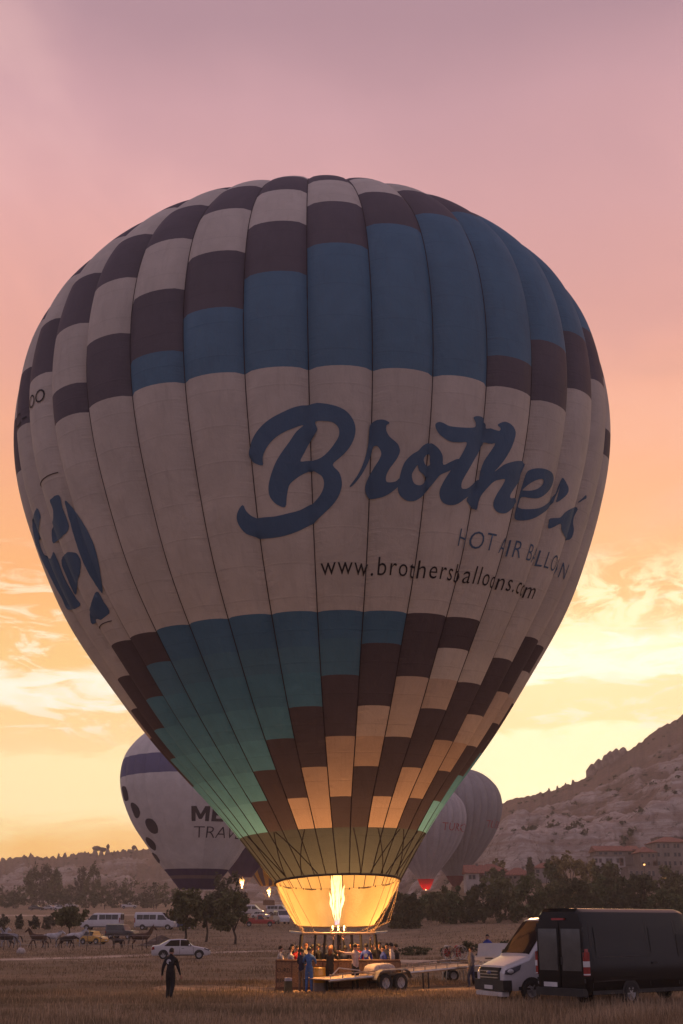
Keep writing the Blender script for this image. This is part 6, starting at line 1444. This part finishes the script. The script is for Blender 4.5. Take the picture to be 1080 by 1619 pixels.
# ------------------------------------------------------------------ long tilt trailer before the basket
M_deck = material('trailer_deck', (.38, .29, .23), rough=.6, metal=.2, var=.3, scale=5, bump=.3, bscale=12)
pA, pB = on_ground(499, 53.2), on_ground(737, 58.2)
ctr = (pA + pB) / 2; ctr.z = float(gh(ctr.x, ctr.y)); ang_ = math.atan2(pB.y - pA.y, pB.x - pA.x); TLn = (Vector((pB.x, pB.y, 0)) - Vector((pA.x, pA.y, 0))).length
tr = thing('flatbed_trailer', 'long low flatbed trailer with two wheels a side, before the basket', 'trailer', ctr, ang_)
hl = TLn / 2; dz0, dz1, hw = .56, .98, .92
zd = lambda x: dz0 + (dz1 - dz0) * (x + hl) / (2 * hl)
for k in range(18):
    xa = -hl + (2 * hl) * k / 18 + .01; xb = -hl + (2 * hl) * (k + 1) / 18 - .01
    MB().add([(xa, -hw, zd(xa)), (xb, -hw, zd(xb)), (xb, hw, zd(xb)), (xa, hw, zd(xa)), (xa, -hw, zd(xa) - .04), (xb, -hw, zd(xb) - .04), (xb, hw, zd(xb) - .04), (xa, hw, zd(xa) - .04)], [(0, 1, 2, 3), (4, 5, 6, 7), (0, 1, 5, 4), (2, 3, 7, 6), (1, 2, 6, 5), (0, 3, 7, 4)]).build('deck_plank', M_deck, tr)
for s_ in (-1, 1):
    MB().tube([(-hl, s_ * (hw + .03), zd(-hl) - .06), (hl, s_ * (hw + .03), zd(hl) - .06)], .06, 6).build('side_beam', M_steel, tr)
    MB().tube([(-hl, s_ * (hw + .03), zd(-hl) + .16), (hl, s_ * (hw + .03), zd(hl) + .16)], .028, 6).build('side_rail', M_deck, tr)
    for x in np.linspace(-hl + .05, hl - .05, 14): MB().tube([(x, s_ * (hw + .03), zd(x) - .04), (x, s_ * (hw + .03), zd(x) + .16)], .024, 5).build('rail_post', M_steel, tr)
    for x in (-1.42, -.60): wheel(tr, x, s_ * (hw + .20), .36, .22, s_)
    fd = MB(); arcf = [(-1.98, .52), (-1.82, .80), (-1.6, .88), (-.4, .90), (-.18, .82), (-.02, .56)]
    for (xa, za), (xb, zb2) in zip(arcf[:-1], arcf[1:]):
        fd.add([(xa, s_ * (hw + .07), za), (xb, s_ * (hw + .07), zb2), (xb, s_ * (hw + .36), zb2), (xa, s_ * (hw + .36), za), (xa, s_ * (hw + .07), za - .03), (xb, s_ * (hw + .07), zb2 - .03), (xb, s_ * (hw + .36), zb2 - .03), (xa, s_ * (hw + .36), za - .03)], [(0, 1, 2, 3), (4, 5, 6, 7), (0, 1, 5, 4), (2, 3, 7, 6)])
    fd.build('mudguard', M_steel, tr)
    for x in (.85, 1.15): MB().tube([(x, s_ * hw, zd(x) - .05), (x + .02, s_ * hw, .03)], .035, 5).build('prop_stand', M_black, tr)
MB().tube([(hl, 0, zd(hl) - .06), (hl + 1.1, 0, .62)], .05, 6).build('drawbar', M_steel, tr)
ax = MB()
for x in (-1.42, -.60): ax.tube([(x, -hw - .1, .36), (x, hw + .1, .36)], .05, 6)
ax.build('axle', M_black, tr)
ml = MB(); ml.tube([(-hl + .1, -hw, zd(-hl) + .1), (-hl + .5, -hw, zd(-hl) + .42), (-hl + 1.6, -hw, zd(-hl) + .30)], .03, 5); ml.build('hand_rail', M_steel, tr)
# white padded cover lying on the trailer
V = []; nn_ = 16; L_ = 1.42
for i, (x, hgt_) in enumerate(((-.73, .02), (-.72, .28), (-.66, .40), (-.48, .50), (0, .53), (.36, .52), (.62, .40), (.71, .26), (.73, .02))):
    for k in range(nn_):
        a = math.pi * k / (nn_ - 1); c_, s2 = math.cos(a), math.sin(a)
        V.append((x, .48 * math.copysign(abs(c_) ** .5, c_), hgt_ * min(1., s2 * 1.5) ** .5 + .015 * noise.noise(Vector((i, k * .5, 0)))))
F = [(i * nn_ + k, i * nn_ + k + 1, (i + 1) * nn_ + k + 1, (i + 1) * nn_ + k) for i in range(8) for k in range(nn_ - 1)] + [tuple(range(nn_)), tuple(range(8 * nn_, 9 * nn_))]
cp_ = on_ground(600.5, 54.5)
cv = tag(mesh_obj('padded_cover', V, F, cloth('white_cover', (.42, .36, .34)), None, smooth=50), 'white rounded padded cover lying on the trailer above its wheels', 'cover')
cv.scale = (.80, .8, .70); cv.location = (px_x(600.5, 54.6, 1), 54.6, ctr.z + zd(-.8) + .01); cv.rotation_euler = (0, -math.atan((dz1 - dz0) / (2 * hl)), ang_)
# drum and bucket
dr = thing('yellow_drum', 'yellow drum beside the basket, right of the blue overall', 'drum', (px_x(505, 54.4), 54.4, float(gh(0, 54.4))))
MB().lathe([(.26, .35), (.27, .38), (.27, .62), (.285, .64), (.27, .66), (.27, .93), (.25, .95), (.02, .95)], 18).build('drum_body', P_yellow, dr, smooth=40); MB().lathe([(.27, 0), (.28, .02), (.28, .345), (.20, .345)], 18).build('drum_foot', material('drum_grey', (.30, .27, .26), rough=.7), dr, smooth=40)
bk_ = thing('crate', 'small olive crate with a pale top on the grass before the basket', 'crate', pg(455.5, 52.4), R(12))
MB().box((0, 0, .25), (.30, .26, .5)).build('crate_body', material('olive_canvas', (.10, .085, .045), rough=.9, var=.3), bk_); MB().box((0, 0, .56), (.27, .24, .12)).build('crate_top', material('pale_cloth', (.34, .33, .38), rough=.9, var=.2), bk_)

# inflation fans on a low cart
ct = thing('equipment_cart', 'low cart with a tan platform carrying the two fans', 'cart', pg(717, 63.2), R(8))
pz = px_z(1519, 63.2) - ct.location.z
for k in range(6): MB().box((-.58 + .232 * k, 0, pz), (.222, .9, .06)).build('platform_board', material('tan_board', (.30, .20, .11), rough=.8, var=.3), ct)
for s_ in (-1, 1):
    MB().tube([(-.7, s_ * .45, pz - .07), (.7, s_ * .45, pz - .07)], .04, 5).build('beam', M_steel, ct)
    for x in (-.45, .45): MB().tube([(x, s_ * .4, 0), (x * .8, s_ * .42, pz - .07)], .03, 5).build('leg', M_steel, ct)
    wheel(ct, -.1, s_ * .50, .26, .14, s_)
for k, (px, lb) in enumerate(((709.5, 'left inflation fan with a red engine inside a round cage'), (729.5, 'right inflation fan beside the walking man'))):
    fn = thing('inflation_fan', lb, 'fan', (px_x(px, 63.0, 1.), 63.0 + .15 * k, ct.location.z + pz + .03), R(-75 + 20 * k), 'inflation fans on the cart')
    fr_, zc_ = .31, .35
    cg = MB()
    for x in (-.12, .12): cg.tube([(x, fr_ * math.cos(w), zc_ + fr_ * math.sin(w)) for w in np.linspace(0, 2 * math.pi, 21)], .018, 5)
    for w in np.linspace(0, 2 * math.pi, 17)[:-1]:
        cg.tube([(-.12, fr_ * math.cos(w), zc_ + fr_ * math.sin(w)), (.12, fr_ * math.cos(w), zc_ + fr_ * math.sin(w))], .009, 4)
        cg.tube([(.12, .08 * math.cos(w), zc_ + .08 * math.sin(w)), (.12, fr_ * math.cos(w), zc_ + fr_ * math.sin(w))], .006, 4)
    cg.build('cage', M_steel, fn)
    for w in range(4):
        a = w * math.pi / 2 + .4; MB().add([(.02, .04 * math.cos(a), zc_ + .04 * math.sin(a)), (-.03, .28 * math.cos(a + .12), zc_ + .28 * math.sin(a + .12)), (.05, .28 * math.cos(a - .16), zc_ + .28 * math.sin(a - .16)), (.05, .05 * math.cos(a - .8), zc_ + .05 * math.sin(a - .8))], [(0, 1, 2, 3)]).build('blade', M_wood, fn)
    en = MB().box((-.30, 0, .34), (.26, .30, .36)).build('engine', P_red, fn); MB().ell((-.30, 0, .60), (.13, .14, .10)).build('fuel_tank', P_white if k == 0 else P_red, en, smooth=True)
    ft_ = MB()
    for s_ in (-1, 1): ft_.tube([(-.42, s_ * .22, .02), (.2, s_ * .22, .02), (.1, s_ * .22, .2)], .016, 4)
    ft_.build('stand', M_steel, fn)

# ------------------------------------------------------------------ dry grass
def grass(name, n, y0, y1, hfun, wid, seed, mat, label, power=1.0, xr=.33, pad=3.0, mask=None):
    g = np.random.default_rng(seed)
    Y = y0 + (y1 - y0) * g.random(n) ** power; X = (g.random(n) * 2 - 1) * (Y * xr + pad)
    if mask is not None:
        k = g.random(n) < mask(X, Y); X, Y = X[k], Y[k]; n = len(X)
    cl = np.array([noise.noise(Vector((x * .35, y * .35, seed))) for x, y in zip(X, Y)])
    k = g.random(n) < .55 + .9 * cl; X, Y, cl = X[k], Y[k], cl[k]; n = len(X)
    H = hfun(X, Y, g) * (1 + .7 * cl); Zg = gh(X, Y) - .02
    a = g.random(n) * 2 * math.pi; lean_ = g.normal(0, .32, n); la = g.random(n) * 2 * math.pi
    w = wid * (.6 + .8 * g.random(n)) * (Y / y0) ** .5
    dx_, dy_ = np.cos(a) * w / 2, np.sin(a) * w / 2
    B0 = np.stack([X - dx_, Y - dy_, Zg], 1); B1 = np.stack([X + dx_, Y + dy_, Zg], 1)
    mx_, my_ = np.cos(la) * lean_ * H * .35, np.sin(la) * lean_ * H * .35
    M0 = np.stack([X - dx_ * .7 + mx_, Y - dy_ * .7 + my_, Zg + H * .6], 1); M1 = np.stack([X + dx_ * .7 + mx_, Y + dy_ * .7 + my_, Zg + H * .6], 1)
    T_ = np.stack([X + mx_ * 2.6, Y + my_ * 2.6, Zg + H], 1)
    V = np.stack([B0, B1, M1, M0, T_], 1).reshape(-1, 3); o = np.arange(n)[:, None] * 5
    F = np.concatenate([o + np.array([[0, 1, 2]]), o + np.array([[0, 2, 3]]), o + np.array([[3, 2, 4]])])
    ob = fast_mesh(name, V, F, mat); ob['kind'] = 'stuff'; ob['label'] = label
    return ob
M_straw = material('dry_grass', (.33, .235, .152), rough=.9, var=.3, scale=.25, trans=.25, island=.45, spec=.1, coords='Object', color2=(.180, .138, .085))
M_straw2 = material('tall_dry_grass', (.39, .29, .20), rough=.9, var=.3, scale=.4, trans=.25, island=.4, spec=.1, color2=(.24, .165, .10))
bare = lambda X, Y: np.where(np.abs(Y - 56) < 2.2, .15, 1.0)
grass('dry_grass', 190000, 28, 62, lambda X, Y, g: g.uniform(.06, .22, len(X)) * (1 + .5 * np.clip((36 - Y) / 6, 0, 1)), .016, 1, M_straw, 'short dry grass covering the near field', .75, mask=bare)
grass('tall_grass', 42000, 29, 39.6, lambda X, Y, g: g.uniform(.18, .50, len(X)), .014, 2, M_straw2, 'taller dry grass stalks in front of the vans', 1.0, mask=lambda X, Y: np.clip((X - 1.5) / 6, .08, 1))
grass('field_grass', 130000, 60, 135, lambda X, Y, g: g.uniform(.05, .20, len(X)), .028, 3, M_straw, 'thin dry grass over the field towards the cars', .8, mask=lambda X, Y: np.where((np.abs(Y - (100 + X * .25)) < 3) | ((X > 2) & (np.abs(Y - 89) < 3.5)), .03, 1.0))
grass('far_grass', 70000, 135, 260, lambda X, Y, g: g.uniform(.08, .26, len(X)), .06, 4, M_straw, 'dry grass on the rising ground before the trees', 1.0)

# ------------------------------------------------------------------ morning haze
hz = MB(); hz.box((0, 585, 93), (1780, 1530, 196)); hzo = hz.build('haze', [])
hm_ = bpy.data.materials.new('haze_air'); hm_.use_nodes = True
T = NT(hm_.node_tree); T.n.clear(); pv = T.node('ShaderNodeVolumePrincipled'); pv.inputs['Color'].default_value = (.93, .87, .82, 1); pv.inputs['Density'].default_value = HAZE; pv.inputs['Anisotropy'].default_value = .35
o = T.node('ShaderNodeOutputMaterial'); T.l.new(pv.outputs[0], o.inputs['Volume'])
hzo.data.materials.append(hm_); hzo['kind'] = 'stuff'; hzo['label'] = 'thin warm morning haze over the valley'
